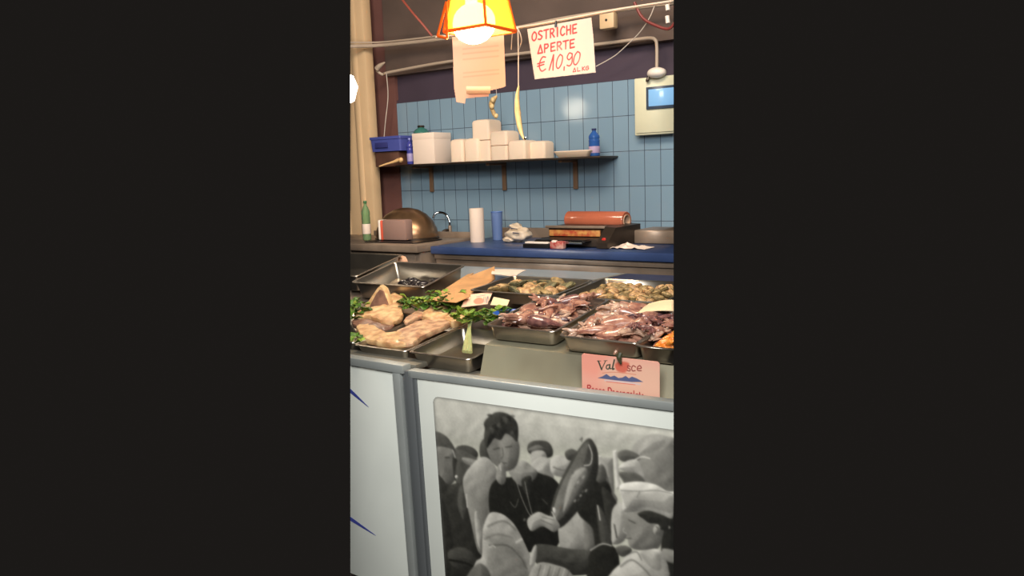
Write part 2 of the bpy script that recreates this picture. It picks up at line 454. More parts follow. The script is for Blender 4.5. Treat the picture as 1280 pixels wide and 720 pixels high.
# white carton at the left of the shelf
x0, x1 = span(516, 540, 190, 4.1); hh = ht(528, 166, 205, 4.1)
t = thing('carton', 'white carton with a pinkish side at the left end of the wall shelf', 'box', ((x0+x1)/2, 4.19, SZ))
b = nb(); box(b, x0, x1+.02, 4.1, 4.28, SZ, SZ+hh*.985, .004); wobj('box_body', b, PAPER, t)
b = nb(); box(b, x0-.001, x1+.021, 4.099, 4.281, SZ+hh*.78, SZ+hh*.985+.002, .003); wobj('lid', b, PAPER, t)

def foam_box(px0, px1, pyt, Y, dep, label, curved=.6, n=3):
    x0, x1 = span(px0, px1, 195, Y); h = at((px0+px1)/2, pyt, Y).z-SZ
    W = x1-x0
    t = thing('foam_container', label, 'food container', ((x0+x1)/2, Y+dep/2, SZ), group='white foam food containers on the wall shelf')
    k = max(1, int(round(h/.11)))
    for i in range(k):
        z0 = h*i/k; z1 = h*(i+1)/k-.0008; last = i == k-1
        b = nb(); lo = []
        sh = [(0, .006, z0), (0, 0, z0+.004)] if True else []
        for ins, z in ((.008, z0), (.0, z0+.003), (0, z1-.018 if last else z1-.002), (.006, z1-.006 if last else z1), (.022 if last else .003, z1)):
            lo.append([(x, y, z) for x, y, z in rrect(-W/2+ins, W/2-ins, -dep/2+ins, dep/2-ins, .018, z)])
        loft(b, lo)
        obj('box_tier', b, FOAM, t)
    return t
foam_box(562.5, 578.5, 173.5, 4.1, .15, 'small white foam box with rounded top, first right of the white carton')
foam_box(580, 598, 172.5, 4.1, .15, 'small white foam box standing against the left side of the tallest stack')
foam_box(590.5, 612, 149, 4.12, .15, 'tallest stack of white foam boxes on the wall shelf')
foam_box(612.5, 634, 163, 4.12, .15, 'medium stack of white foam boxes right beside the tallest stack')
foam_box(634.5, 656.5, 175, 4.1, .16, 'low stack of white foam boxes under the hanging pale corn husk')
foam_box(657, 681, 176, 4.16, .12, 'lowest pinkish shaded foam box at the right end of the box row')

# foam tray lying near the blue bottle
x0, x1 = span(691, 737, 190, 4.1)
t = thing('foam_tray', 'flat white foam tray lying at the right end of the wall shelf', 'tray', ((x0+x1)/2, 4.17, SZ), group='foam trays on the shelf')
b = nb(); W = x1-x0
loft(b, [rrect(-W/2+i, W/2-i, -.07+i*.6, .07-i*.6, .015, z) for i, z in ((.03, 0), (.022, .003), (0, .034), (.002, .038), (.01, .038), (.032, .012))])
obj('tray_body', b, FOAM, t)
b = nb(); box(b, -W/2+.03, W/2-.05, -.05, .05, .009, .034, .006); obj('stacked_liner', b, FOAM, t)

def bottle(name, label, X, Y, z, H, r, m, cap, lab=None, group=None, waist=.82, labz=(.30, .52)):
    t = thing(name, label, 'bottle', (X, Y, z), group=group)
    b = nb()
    prof = [(r*.7, 0), (r*.97, .02*H), (r, .07*H), (r, .26*H), (r*.96, .29*H), (r*.96, .53*H), (r, .56*H), (r*waist, .62*H), (r, .67*H), (r*.93, .74*H), (r*.62, .83*H), (r*.36, .89*H), (r*.33, .94*H)]
    if lab is None: prof = [(r*.7, 0), (r*.97, .02*H), (r, .07*H), (r, .4*H), (r*waist, .47*H), (r, .54*H), (r, .68*H), (r*.8, .78*H), (r*.42, .87*H), (r*.34, .9*H), (r*.34, .94*H)]
    lathe(b, prof); obj('bottle_body', b, m, t)
    b = nb(); lathe(b, [(r*.4, .935*H), (r*.42, .94*H), (r*.42, .99*H), (r*.38, H)], seg=16); obj('cap', b, cap, t)
    if lab:
        b = nb(); lathe(b, [(r*1.0, labz[0]*H), (r*1.01, labz[0]*H+.001), (r*1.01, labz[1]*H-.001), (r*1.0, labz[1]*H)]); obj('paper_label', b, lab, t)
    return t
p = at(741, 193, 4.15)
bottle('water_bottle', 'blue plastic bottle standing alone at the right end of the wall shelf', p.x, 4.17, SZ, ht(741, 156, 191, 4.15)*1.0, .033, BLUE_BOTTLE, mat('dark_blue_cap', (30, 40, 90), .4), mat('pinkish_label', (176, 156, 190), .6), labz=(.12, .36), waist=.9)
p = at(528, 160, 4.29)
bottle('plastic_bottle', 'teal bottle whose neck shows above the white carton on the shelf', at(526, 160, 4.2).x+.05, 4.292-.0, SZ, .001+at(527, 152, 4.25).z-SZ, .0, TEAL_BOTTLE, TEAL_BOTTLE) if False else None
# teal bottle lies on top of the carton, only its shoulder shows
hc = SZ+hh*.985+.002
t = thing('plastic_bottle', 'teal plastic jar standing on top of the white carton', 'jar', (at(525, 160, 4.18).x, 4.19, hc))
b = nb(); lathe(b, [(.05, 0), (.054, .006), (.052, .014), (.038, .03), (.022, .038), (.02, .042)]); obj('jar_body', b, TEAL_BOTTLE, t)
b = nb(); lathe(b, [(.023, .0425), (.024, .044), (.024, .054), (.021, .056)], seg=18); obj('cap', b, DARKMETAL, t)

# small wooden shelf block left of the tiles with a blue crate, blue bottle and yellow tube
x0, x1 = span(466, 505, 195, 4.08)
z0, z1 = at(490, 207, 4.08).z, at(490, 189, 4.08).z
b = nb(); box(b, x0+.02, x1-.05, 4.08, 4.26, SZ-.008, z1, .006)
b2 = tag(obj('wooden_box', b, mat('dark_brown_wood', (92, 62, 50), .6, var=.2, vscale=12)), 'dark brown wooden box under the blue crate, beside the cream column', 'box')
t = thing('plastic_crate', 'blue plastic crate on the brown box beside the cream column', 'crate', ((x0+x1)/2, 4.15, z1+.001))
b = nb(); W = (x1-x0); hh2 = at(490, 170.5, 4.08).z-z1
loft(b, [rrect(-W/2+i, W/2-i, -.1+i, .1-i, .012, z) for i, z in ((.012, 0), (.006, hh2*.8), (0, hh2*.82), (0, hh2), (.008, hh2), (.012, hh2*.9), (.02, .01))])
obj('crate_body', b, BLUE_CRATE, t)
b = nb(); box(b, -W*.3, W*.1, -.104, -.1005, hh2*.25, hh2*.6, .001); obj('grip_panel', b, mat('dark_blue_plastic', (52, 56, 118), .5), t)
p = at(504.5, 195, 4.06)
bottle('spray_bottle', 'small blue and lilac bottle at the left end of the wall shelf', p.x+.005, 4.12, SZ+.0005, ht(505, 172, 205, 4.1), .022, mat('violet_blue_plastic', (66, 70, 150), .2), mat('lilac_cap', (140, 146, 210), .3), mat('lilac_label', (160, 150, 196), .5), labz=(.12, .42))
b = nb()
tube(b, [at(474, 208, 3.98), at(483, 205, 4.0), at(493, 202, 4.02), at(499, 199.5, 4.03)], [.004, .006, .007, .011, .013], 10)
lump(b, at(501, 200, 4.03), (.017, .014, .017), .1)
tag(obj('wooden_spoon', b, mat('pale_wood', (226, 184, 128), .5)), 'pale wooden spoon sticking out below the blue crate', 'spoon')

# ------------------------------------------------------------------ electrical panel on the wall
tl, br_ = at(793, 98.5, 4.25), at(798, 169, 4.25)
PX0, PZ1, PZ0 = tl.x, tl.z, at(797, 169.5, 4.25).z
t = thing('electrical_panel', 'cream electrical panel with a blue screen on the tiled wall', 'electrical panel', (PX0+.2, 4.3, PZ0))
b = nb(); box(b, PX0, PX0+.42, 4.245, 4.309, PZ0, PZ1, .006); box(b, PX0+.012, PX0+.408, 4.238, 4.2455, PZ0+.012, PZ1-.012, .003)
wobj('panel_box', b, mat('cream_enamel', (214, 212, 184), .45, var=.03, vscale=8), t)
fx0 = at(808, 120, 4.235).x; fz1, fz0 = at(810, 109, 4.235).z, at(810, 137, 4.235).z
b = nb(); box(b, fx0, fx0+.26, 4.228, 4.2385, fz0, fz1, .003)
fr = wobj('screen_frame', b, mat('slate_plastic', (60, 72, 90), .4), t)
b = nb(); box(b, fx0+.016, fx0+.244, 4.2265, 4.2285, fz0+.016, fz1-.014, .001)
sc = wobj('screen', b, mat('lit_blue_screen', (120, 165, 205), .2, emis=.4, ecol=(120, 172, 220)), t, label='lit pale blue screen'); sc.parent = fr
# emergency lamp dome above the panel, and junction box
pl = at(821, 91, 4.22)
t = thing('wall_lamp', 'small white dome lamp at the end of the bent pipe, above the electrical panel', 'lamp', pl)
b = nb(); lump(b, (0, 0, 0), (.055, .045, .03), .03); obj('dome', b, WHITE, t)
b = nb(); tube(b, [(-.045, 0, -.01), (-.055, -.005, -.035), (-.06, -.005, -.045)], [.008, .01, .003], 8); obj('pull_lever', b, DARKMETAL, t)
pj = at(761, 26, 4.14)
t = thing('junction_box', 'small beige junction box with a black hole below the top pipe', 'junction box', pj)
b = nb(); box(b, -.045, .045, -.03, .025, -.045, .045, .008); obj('box_body', b, mat('beige_plastic', (206, 178, 140), .5), t)
b = nb(); lathe(b, [(.007, -.0305), (.007, -.033), (.004, -.0335)], axis='Y', seg=12); obj('screw_hole', b, BLACK, t)

# pipes and cables
def pipe(name, pts, r, m, label, cat, n=5):
    b = nb(); tube(b, pts, r, 8, n); return tag(obj(name, b, m), label, cat)
pipe('conduit', [at(471, 88, 4.12), at(478, 93, 4.14), at(488, 90, 4.2), at(560, 77, 4.24), at(650, 67, 4.24), at(742, 56, 4.24), at(790, 50, 4.24), at(812, 47.5, 4.24), at(819, 50, 4.24), at(821, 58, 4.24), at(821, 84, 4.24)], .0095, PIPE, 'beige pipe running along the dark wall band and bending down to the white lamp', 'pipe')
pipe('conduit', [at(432, 58, 3.95), at(470, 57, 4.12), at(505, 54, 4.15), at(550, 49, 4.16), at(640, 36, 4.14), at(700, 24, 4.14), at(770, 13, 4.14), at(845, 3, 4.14)], .012, PIPE, 'upper beige pipe running below the ceiling past the orange lamp', 'pipe')
pipe('conduit', [at(432, 53, 3.97), at(470, 53, 4.12), at(505, 50, 4.15), at(556, 44, 4.16)], .006, PIPE, 'thin pipe just above the upper beige pipe at the left of the orange lamp', 'pipe')
pipe('cable', [at(745, 83, 4.2), at(768, 70, 4.2), at(785, 55, 4.18), at(800, 40, 4.15), at(812, 22, 4.13), at(819, 5, 4.12)], .003, CABLE, 'thin white cable sagging from behind the oyster sign up to the pipe', 'cable')
pipe('cable', [at(793, 3, 4.1), at(803, 22, 4.1), at(820, 32, 4.1), at(836, 36, 4.1), at(845, 26, 4.1)], .008, RED_TUBE, 'dark red cable drooping below the pipe in the top right corner', 'cable')
pipe('cable', [at(500, -4, 3.9), at(515, 15, 3.9), at(528, 30, 3.92), at(540, 45, 3.95)], .007, mat('rust_red_cable', (150, 72, 58), .5), 'rust red cable slanting down left of the orange lamp', 'cable')
pipe('cable', [at(483, 92, 4.13), at(485, 120, 4.14), at(482, 150, 4.14), at(480, 172, 4.14)], .003, CABLE, 'thin cable hanging down the red-brown wall beside the column', 'cable')
for a, z in (((834, 6), (835, 13)), ((834, 20), (835, 29))):
    b = nb(); tube(b, [at(*a, 4.1), at(*z, 4.1)], .012, 10, 1)
    tag(obj('strip_connector', b, WHITE), 'small white plastic cylinder under the top right pipe, ' + ('upper one' if a[1] < 10 else 'lower one'), 'connector', 'white connectors at the top right')
b = nb(); tube(b, [at(471, 86, 4.1), at(475, 82, 4.1), at(481, 78, 4.1)], [.018, .016, .004], 10)
tag(obj('pipe_clip', b, PIPE), 'beige wedge shaped clip at the left bend of the lower pipe', 'clip')

# ------------------------------------------------------------------ things on the worktops
def base(px, py, z=BT): return atz(px, py, z)
# kitchen paper roll
Yp = 3.9; p = at(597, 300, Yp)
t = thing('paper_towel_roll', 'upright white kitchen paper roll on the blue worktop', 'paper roll', (p.x, Yp, BT+.0005))
Hp = at(597, 260.5, Yp).z-BT
b = nb(); lathe(b, [(.02, 0), (.043, 0), (.044, .003), (.044, Hp-.003), (.043, Hp), (.02, Hp)], seg=40); obj('paper_winding', b, PAPER, t)
b = nb(); lathe(b, [(.019, .001), (.0199, .001), (.0199, Hp-.002), (.019, Hp-.002), (.017, Hp-.002), (.017, .001)], seg=24, cap0=False, cap1=False); obj('cardboard_core', b, CARD_TUBE, t)
# blue cup
Yc = 4.05; p = at(622, 298, Yc)
t = thing('plastic_beaker', 'translucent blue plastic beaker between the paper roll and the crumpled bag', 'cup', (p.x, Yc, BT+.0005))
b = nb(); Hc = at(622, 265, Yc).z-BT
lathe(b, [(.03, 0), (.031, .003), (.036, Hc-.003), (.0365, Hc), (.034, Hc), (.029, .006)], seg=28); obj('cup_body', b, mat('blue_cup_plastic', (108, 134, 186), .3), t)
b = nb(); lathe(b, [(.0375, Hc-.003), (.0385, Hc), (.037, Hc+.003), (.0362, Hc)], seg=28); obj('rim', b, mat('blue_rim_plastic', (90, 124, 190), .3), t)
# crumpled plastic bag
p = base(648, 302)
p = at(649, 300, 3.95)
t = thing('plastic_bag', 'crumpled white plastic bag with grey print on the blue worktop', 'plastic bag', (p.x, 3.95, BT))
BAG = mat('thin_white_plastic', (232, 214, 192), .35, col2=(206, 188, 164), vscale=14, bump=.6, bscale=18)
b = nb()
lump(b, (-.005, 0, .047), (.08, .06, .045), .16, 1.6, 4, seed=4.1); obj('bag_body', b, BAG, t)
b = nb(); lump(b, (-.02, 0, .088), (.04, .03, .026), .22, 1.6, 3, seed=8.2); lump(b, (-.055, -.03, .018), (.04, .03, .018), .18, 1.5, 3, seed=5.5); obj('knotted_top', b, BAG, t)
b = nb(); tube(b, [(-.055, -.045, .098), (-.01, -.058, .087), (.03, -.058, .083)], [.002, .004, .002], 6); tube(b, [(0, -.066, .062), (.04, -.058, .058)], [.003, .004, .002], 6); obj('printed_mark', b, mat('grey_print', (92, 92, 104), .6), t)
# film roll
xl, xr2 = at(708, 272, 4.05).x, at(791, 274, 4.05).x
Rr = .052
def film(t, L):
    b = nb(); lathe(b, [(Rr-.004, -L/2), (Rr, -L/2+.004), (Rr, L/2-.004), (Rr-.003, L/2), (.036, L/2), (.036, L/2-.02)], axis='X', seg=40, cap0=True, cap1=False); obj('film_winding', b, ORANGE_ROLL, t)
    b = nb(); lathe(b, [(.0355, L/2-.06), (.0355, L/2+.004), (.030, L/2+.004), (.030, L/2-.06)], axis='X', seg=32, cap0=False); obj('cardboard_core', b, CARD_TUBE, t)
zr = at(750, 275, 4.05).z
t = thing('cling_film_roll', 'orange-red roll of food film lying behind the wrapping machine', 'film roll', ((xl+xr2)/2-.012, 4.05, zr-.002), (0, 0, math.radians(-6)))
film(t, (xr2-xl)*.93)
# wrapping machine
xl, xr3 = at(676, 300, 3.75).x, at(752, 300, 3.75).x
t = thing('wrapping_machine', 'low metal film wrapping machine with a dark tray and yellow and red front strip', 'wrapping machine', ((xl+xr3)/2, 3.8, BT))
W = xr3-xl; h1 = at(712, 283, 3.8).z-BT
b = nb(); box(b, -W/2, W/2, -.05, .3, 0.004, h1*.45, .006)
box(b, -W/2+.01, W/2, .02, .3, h1*.45, h1*.98, .004)
obj('machine_body', b, DARKMETAL, t)
b = nb(); box(b, -W/2+.0, W/2-.005, -.004, .022, h1*.9, h1*1.03, .004); obj('top_bar', b, STEEL_DARK, t)
b = nb(); box(b, -W/2+.02, W/2-.04, .008, .0195, h1*.5, h1*.82, .002); obj('front_strip', b, mat('yellowed_label_strip', (206, 150, 84), .5, col2=(176, 72, 48), vscale=34), t, label='yellow and red label strip')
b = nb(); box(b, -W/2+.005, W/2-.06, -.125, .0, h1*.3, h1*.38, .003); box(b, -W/2+.01, W/2-.07, -.12, -.005, h1*.38, h1*.42, .002); obj('sealing_plate', b, BLACK, t)
b = nb(); box(b, -W/2+.12, W/2-.075, -.1285, -.1255, h1*.24, h1*.42, .001); obj('plate_edge', b, CHROME, t)
b = nb()
vv = [(W/2, -.1, .004), (W/2, .3, .004), (W/2, .3, h1*1.0), (W/2, .0, h1*1.0), (W/2, -.1, h1*.3)]
lo = [[(x-.004, y, z) for x, y, z in vv], [(x+.06, y, z*.96) for x, y, z in vv]]
loft(b, lo); obj('side_cover', b, DARKMETAL, t, smooth=False)
b = nb(); lathe(b, [(.012, -.001), (.012, -.010), (.009, -.013)], axis='Y', seg=16, c=(W/2+.028, -.07, h1*.42)); obj('knob', b, RED, t, label='red knob')
# white knife and small packet in front of it
p = base(673, 299)
b = nb(); q0, q1 = atz(661, 300.5, BT+.03), atz(686, 300.5, BT+.03)
for hgt in (0,):
    box(b, -.075, .075, -.02, .02, 0, .011, .005)
o = tag(obj('foam_strip', b, WHITE), 'slim cream-white packet lying at the left front of the wrapping machine', 'packet'); o.location = (at(673, 300, 3.68).x, 3.675, BT+.024); o.rotation_euler = (0, 0, .0)
b = nb(); box(b, -.085, .085, -.028, .028, 0, .022, .003); o = tag(obj('metal_block', b, BLACK), 'black block under the slim cream-white packet', 'block'); o.location = (at(673, 303, 3.68).x, 3.68, BT+.0008)
p = at(698, 303, 3.66)
t = thing('label_roll', 'small red and white packet in front of the wrapping machine', 'packet', (p.x, 3.655, BT+.0005))
b = nb(); box(b, -.042, .042, -.018, .018, 0, .042, .007); obj('packet_body', b, mat('red_white_print', (206, 160, 146), .5, col2=(168, 60, 56), vscale=38), t)
b = nb(); box(b, -.03, .0, -.0185, .0, .033, .047, .004); obj('packet_top', b, WHITE, t)
# scrap of paper
p = at(790, 305, 3.78)
b = nb(); g = [[(p.x-.1+.2*i/14, 3.72+.12*j/8, BT+.004+.022*abs(noise.noise(Vector((i*.35, j*.5, 3))))*2*math.sin(math.pi*min(1, i/14+.05))) for j in range(9)] for i in range(15)]
solid_sheet(b, g, .0015); tag(obj('paper_scrap', b, PAPER), 'crumpled piece of white paper on the blue worktop right of the wrapping machine', 'paper')

# sink side
p = at(459, 298, 3.72)
bottle('water_bottle', 'green plastic water bottle with a white label on the sink unit', p.x, 3.72, BT+.0125, at(459, 251, 3.72).z-BT-.0125, .027, GREEN_BOTTLE, mat('dark_green_cap', (60, 110, 66), .4), mat('white_pink_label', (232, 214, 200), .6), labz=(.17, .42), waist=.93)
# big metal bowl leaning on edge
p = at(512, 280, 4.02)
t = thing('metal_bowl', 'large brown-tinted metal bowl lying upside down behind the packet on the sink unit', 'bowl', (at(509, 299, 3.88).x, 3.88, BT+.0125))
Rb = (at(541, 285, 3.88).x-at(477, 285, 3.88).x)/2; hb = at(509, 258.5, 3.88).z-BT-.0125
b = nb(); lathe(b, [(Rb*.9, 0), (Rb*.99, hb*.06), (Rb, hb*.14), (Rb*.97, hb*.32), (Rb*.86, hb*.55), (Rb*.66, hb*.76), (Rb*.42, hb*.90), (Rb*.14, hb*.97)], seg=48); bm_s = b
obj('bowl_body', bm_s, mat('bronzed_steel', (128, 100, 74), .3, .7, var=.25, vscale=6), t)
t.scale = (1, .78, 1)
b = nb(); lathe(b, [(Rb*1.0, 0), (Rb*1.03, .004), (Rb*1.03, .01), (Rb, .014)], seg=48); obj('rim', b, DARKMETAL, t)
# packet with roll
x0, x1 = at(474, 285, 3.7).x, at(508, 285, 3.7).x; h = at(490, 273, 3.7).z-BT-.02
t = thing('paper_roll_packet', 'grey packet with a white and red rounded end in front of the metal bowl', 'packet', ((x0+x1)/2, 3.72, BT+.02))
b = nb(); box(b, x0+.035, x1, 3.69, 3.76, BT+.02, BT+.02+h*.94, .01); wobj('packet_body', b, mat('grey_pink_wrap', (156, 126, 116), .4), t)
b = nb(); lo = []
xm = (x0+x1)/2
bx = nb(); box(bx, x0, x0+.02, 3.685, 3.765, BT+.02, BT+.02+h*.93, .009, 3); wobj('end_cap', bx, WHITE, t, label='white end')
bx = nb(); box(bx, x0+.0205, x0+.0345, 3.686, 3.764, BT+.02, BT+.02+h*.91, .006); wobj('red_band', bx, mat('coral_band', (220, 96, 72), .5), t, label='red band')
# dark draining mat/tray below packet
xm0, xm1 = at(462, 298, 3.66).x, at(528, 298, 3.66).x
b = nb(); loft(b, [rrect(xm0+i, xm1-i, 3.6+i, 3.86-i, .02, z) for i, z in ((.01, BT+.0125), (0, BT+.015), (0, BT+.019), (.004, BT+.019), (.008, BT+.0165))])
tag(obj('serving_tray', b, BLACK), 'black flat tray under the packet on the sink unit', 'tray')
# faucet
Yf = 4.15
t = thing('faucet', 'chrome gooseneck faucet between the metal bowl and the paper roll', 'faucet', (at(562, 290, Yf).x, Yf, BT))
b = nb(); tube(b, [at(562.5, 287, Yf), at(562, 277, Yf), at(557.5, 268, Yf), at(550, 265.5, Yf), at(544, 267.5, Yf-.02), at(541.5, 273, Yf-.03)], .0078, 12, 6); wobj('spout', b, CHROME, t)
b = nb(); lathe(b, [(.02, BT), (.02, BT+.006), (.013, BT+.012), (.012, BT+.07), (.009, BT+.08)], c=(at(562.5, 287, Yf).x, Yf, 0), seg=20); wobj('faucet_base', b, STEEL_DARK, t)
b = nb(); q = at(562.5, 290, Yf); tube(b, [(q.x, Yf, BT+.05), (q.x-.02, Yf-.03, BT+.045), (q.x-.035, Yf-.05, BT+.03)], [.009, .011, .007], 10); wobj('handle', b, DARKMETAL, t)

# ------------------------------------------------------------------ display counters in front
ZR = EYE.z-.635
g0, g1 = atz(521, 473, EYE.z-.65), atz(842, 514, EYE.z-.65)
u = (g1-g0); u.z = 0; u.normalize()
lean = Vector((0, .03, -1)).normalized()
ang = math.atan2(u.y, u.x)
def module(name, label, origin, ang, x0, x1, top):
    """counter: local x along its front, y into the stall, z up"""
    t = thing(name, label, 'display counter', (origin.x, origin.y, 0), (0, 0, ang))
    return t
# right module: local origin at g0 on the front plane
T = module('display_counter', 'right white display counter with a large black and white photograph on its front', g0, ang, 0, 1, 0)
zt = g0.z
def lean_y(z): return (zt-z)*.03
def lean_box(b, x0, x1, d0, d1, z0, z1, bev=.002):
    s = nb(); box(s, x0, x1, d0, d1, z0, z1, bev)
    for v in s.verts: v.co.y += lean_y(v.co.z)
    me = bpy.data.meshes.new('tmp'); s.to_mesh(me); s.free(); b.from_mesh(me); bpy.data.meshes.remove(me)
XR = 1.05
b = nb(); lean_box(b, 0.0, XR, 0, .02, .02, zt, .002); obj('front_panel', b, WHITE_PANEL, T)
railh = .026
b = nb(); lean_box(b, -.03, XR, -.008, .03, zt+.0005, zt+railh, .003); obj('top_rail', b, ALU, T)
b = nb(); lean_box(b, -.012, -.0005, -.004, .02, .02, zt, .002); obj('panel_edge', b, ALU_DARK, T)
b = nb(); lean_box(b, -.045, -.0135, -.008, .03, .02, zt+railh*.9, .004); obj('post', b, ALU_DARK, T)
b = nb(); box(b, -.05, XR, .03, .17, zt+railh-.05, zt+railh-.028, .003); obj('ledge', b, STEEL_DULL, T)
# sloping steel apron that carries the right-hand trays
def wbed(prof, X0, X1, th, m, parent, name):
    b = nb()
    pr = [(y, EYE.z+z) for y, z in prof]+[(y, EYE.z+z-th) for y, z in prof[::-1]]
    loft(b, [[(x, y, z) for y, z in pr] for x in (X0, X1)])
    o = obj(name, b, m, parent, False); o.matrix_parent_inverse = (Matrix.Translation(parent.location) @ Matrix.Rotation(parent.rotation_euler.z, 4, 'Z')).inverted()
    return o
APRON = mat('wet_pale_steel_apron', (158, 154, 132), .5, .35, col2=(134, 128, 108), vscale=3)
wbed([(2.0, -.665), (2.03, -.655), (2.065, -.559), (2.47, -.510), (2.49, -.518), (2.87, -.494)], -1.535, -.55, .02, APRON, T, 'display_bed')
wbed([(2.88, -.492), (3.36, -.492)], -2.62, -.55, .02, mat('pale_grey_glass', (150, 160, 164), .25, var=.05, vscale=3), T, 'back_plate')
b = nb(); box(b, .02, XR, .06, 1.3, .02, EYE.z-.72, .004); obj('cabinet_body', b, ALU_DARK, T)

# left module
h0, h1_ = atz(438, 456, EYE.z-.655), atz(493, 465, EYE.z-.655)
ul = (h1_-h0); ul.z = 0; ul.normalize(); angl = math.atan2(ul.y, ul.x)
TL = module('display_counter', 'left white display counter with blue brush strokes on its front', h1_, angl, 0, 1, 0)
zt2 = h1_.z; zt = zt2
b = nb(); lean_box(b, -.8, -.0005, 0, .02, .02, zt2, .002); obj('front_panel', b, WHITE_PANEL, TL)
b = nb(); lean_box(b, -.8, .05, -.012, .03, zt2+.0005, zt2+.03, .003); obj('top_rail', b, ALU, TL)
b = nb(); lean_box(b, .0, .034, -.012, .03, .02, zt2-.0, .003); obj('post', b, ALU, TL)
b = nb(); lean_box(b, .036, .066, .0, .035, .02, zt2+.012, .003); obj('post', b, ALU_DARK, TL)
b = nb(); box(b, -.8, .07, .03, .1, zt2+.008, zt2+.026, .003); obj('ledge', b, STEEL_DULL, TL)
wbed([(2.0, -.675), (2.44, -.632), (2.52, -.575), (2.90, -.500), (3.0, -.500)], -3.2, -1.545, .012, STEEL_DARK, TL, 'display_bed')
b = nb(); box(b, -.8, .04, .06, .94, .02, EYE.z-.71, .004); obj('cabinet_body', b, ALU_DARK, TL)
# blue strokes on the left panel
def on_panel(px, py, off=0):
    N = Vector((-math.sin(angl), math.cos(angl), 0)); d = ray(px, py)
    P = h1_ + N*(lean_y(at(px, py, h1_.y).z))
    t_ = (P-EYE).dot(N)/d.dot(N); q = EYE+d*t_ - N*off
    return q
INK = mat('blue_ink', (58, 66, 140), .5)
for k, (a, c_, w0) in enumerate((((433, 484), (461, 509), 4.5), ((433, 645), (470, 669.5), 4.5))):
    b = nb()
    dx, dy = c_[0]-a[0], c_[1]-a[1]; L = math.hypot(dx, dy); nx, ny = -dy/L, dx/L
    prof = [(0, w0), (.3, w0*.8), (.6, w0*.5), (.85, w0*.25), (1, .2)]
    top = [on_panel(a[0]+dx*s+nx*wd/2, a[1]+dy*s+ny*wd/2, .0012) for s, wd in prof]
    bot = [on_panel(a[0]+dx*s-nx*wd/2, a[1]+dy*s-ny*wd/2, .0012) for s, wd in prof]
    loft(b, [top, bot], closed=False, cap0=False, cap1=False)
    r = bmesh.ops.extrude_face_region(b, geom=b.faces[:]); bmesh.ops.translate(b, verts=[e for e in r['geom'] if isinstance(e, bmesh.types.BMVert)], vec=(0, .0008, 0))
    o = obj('painted_stroke', b, INK, TL, smooth=False, label=('upper' if k == 0 else 'lower')+' blue brush stroke')
    o.matrix_parent_inverse = (Matrix.Translation(TL.location) @ Matrix.Rotation(angl, 4, 'Z')).inverted()

# the photograph on the right counter
zt = g0.z
Nn = Vector((-u.y, u.x, 0))
Vv = Vector((Nn.x*.03, Nn.y*.03, -1)).normalized()
P0 = g0 - Nn*.0016 + Vv*0
cv = Canvas(P0, u, Vv, 1.0, .62, .0021, (196, 197, 189))
def rr(x0, y0, x1, y1): pass
A, B = cv.uv(541.5, 497), cv.uv(842, 538)
u0, v0 = cv.uv(541.5, 505)[0], cv.uv(600, 503.5)[1]
P1 = P0 + u*u0 + Vv*v0
cv = Canvas(P1, u, Vv, .90, .76, .0019, (186, 188, 180))
cv.shade = True
f = cv.fill; e = cv.ell; l = cv.line
f([(538, 490), (700, 505), (860, 540), (860, 560), (700, 560), (538, 545)], 192, soft=.06, a=.6)
# far row of caps and heads
e(583, 566, 15, 9, 78, rot=15); f([(567, 566), (575, 562), (592, 570), (600, 578), (594, 590), (580, 596), (570, 590)], 88, soft=.005); f([(578, 572), (592, 574), (599, 579), (590, 583), (580, 578)], 132, soft=.004)
f([(660, 556), (668, 551), (684, 552), (691, 562), (689, 571), (676, 572), (661, 566)], 74, soft=.003); f([(660, 562), (672, 556), (680, 561), (668, 566)], 112, soft=.003)
f([(664, 566), (680, 564), (684, 578), (676, 586), (666, 584)], 152, soft=.003)
f([(664, 580), (676, 571), (689, 576), (692, 590), (690, 604), (672, 600), (662, 592)], 158, soft=.004)
f([(688, 576), (698, 569), (712, 574), (716, 586), (706, 596), (690, 592)], 164, soft=.004); l([(692, 584), (704, 588), (714, 584)], .002, 110, soft=.004)
f([(706, 566), (714, 561), (724, 566), (722, 574), (710, 575)], 84, soft=.003)
# columns of the hall
f([(745, 568), (752, 570), (756, 620), (750, 624)], 190, soft=.003, smooth=False); f([(752, 572), (766, 572), (768, 615), (757, 628)], 142, soft=.003, smooth=False)
f([(766, 564), (771, 562), (776, 610), (770, 612)], 196, soft=.003, smooth=False); f([(750, 595), (758, 592), (764, 610), (772, 625), (762, 632), (752, 618)], 120, soft=.004)
l([(754, 592), (757, 606)], .002, 200); l([(775, 598), (780, 610)], .0018, 205)
# right: a large bald head and a small cap
f([(790, 566), (796, 552), (812, 543), (832, 545), (846, 556), (846, 625), (826, 622), (808, 612), (798, 598)], 118, soft=.004, col2=140)
f([(798, 568), (812, 545), (830, 549), (824, 560), (806, 566)], 156, soft=.012, a=.7)
f([(772, 566), (782, 562), (796, 567), (800, 574), (784, 578), (774, 574)], 96, soft=.004)
f([(773, 584), (784, 576), (796, 575), (803, 586), (805, 598), (792, 592), (778, 588)], 172, soft=.003); f([(774, 590), (796, 592), (806, 602), (800, 614), (786, 610), (778, 600)], 92, soft=.005)
l([(792, 576), (802, 571), (812, 573)], .0022, 200, soft=.002)
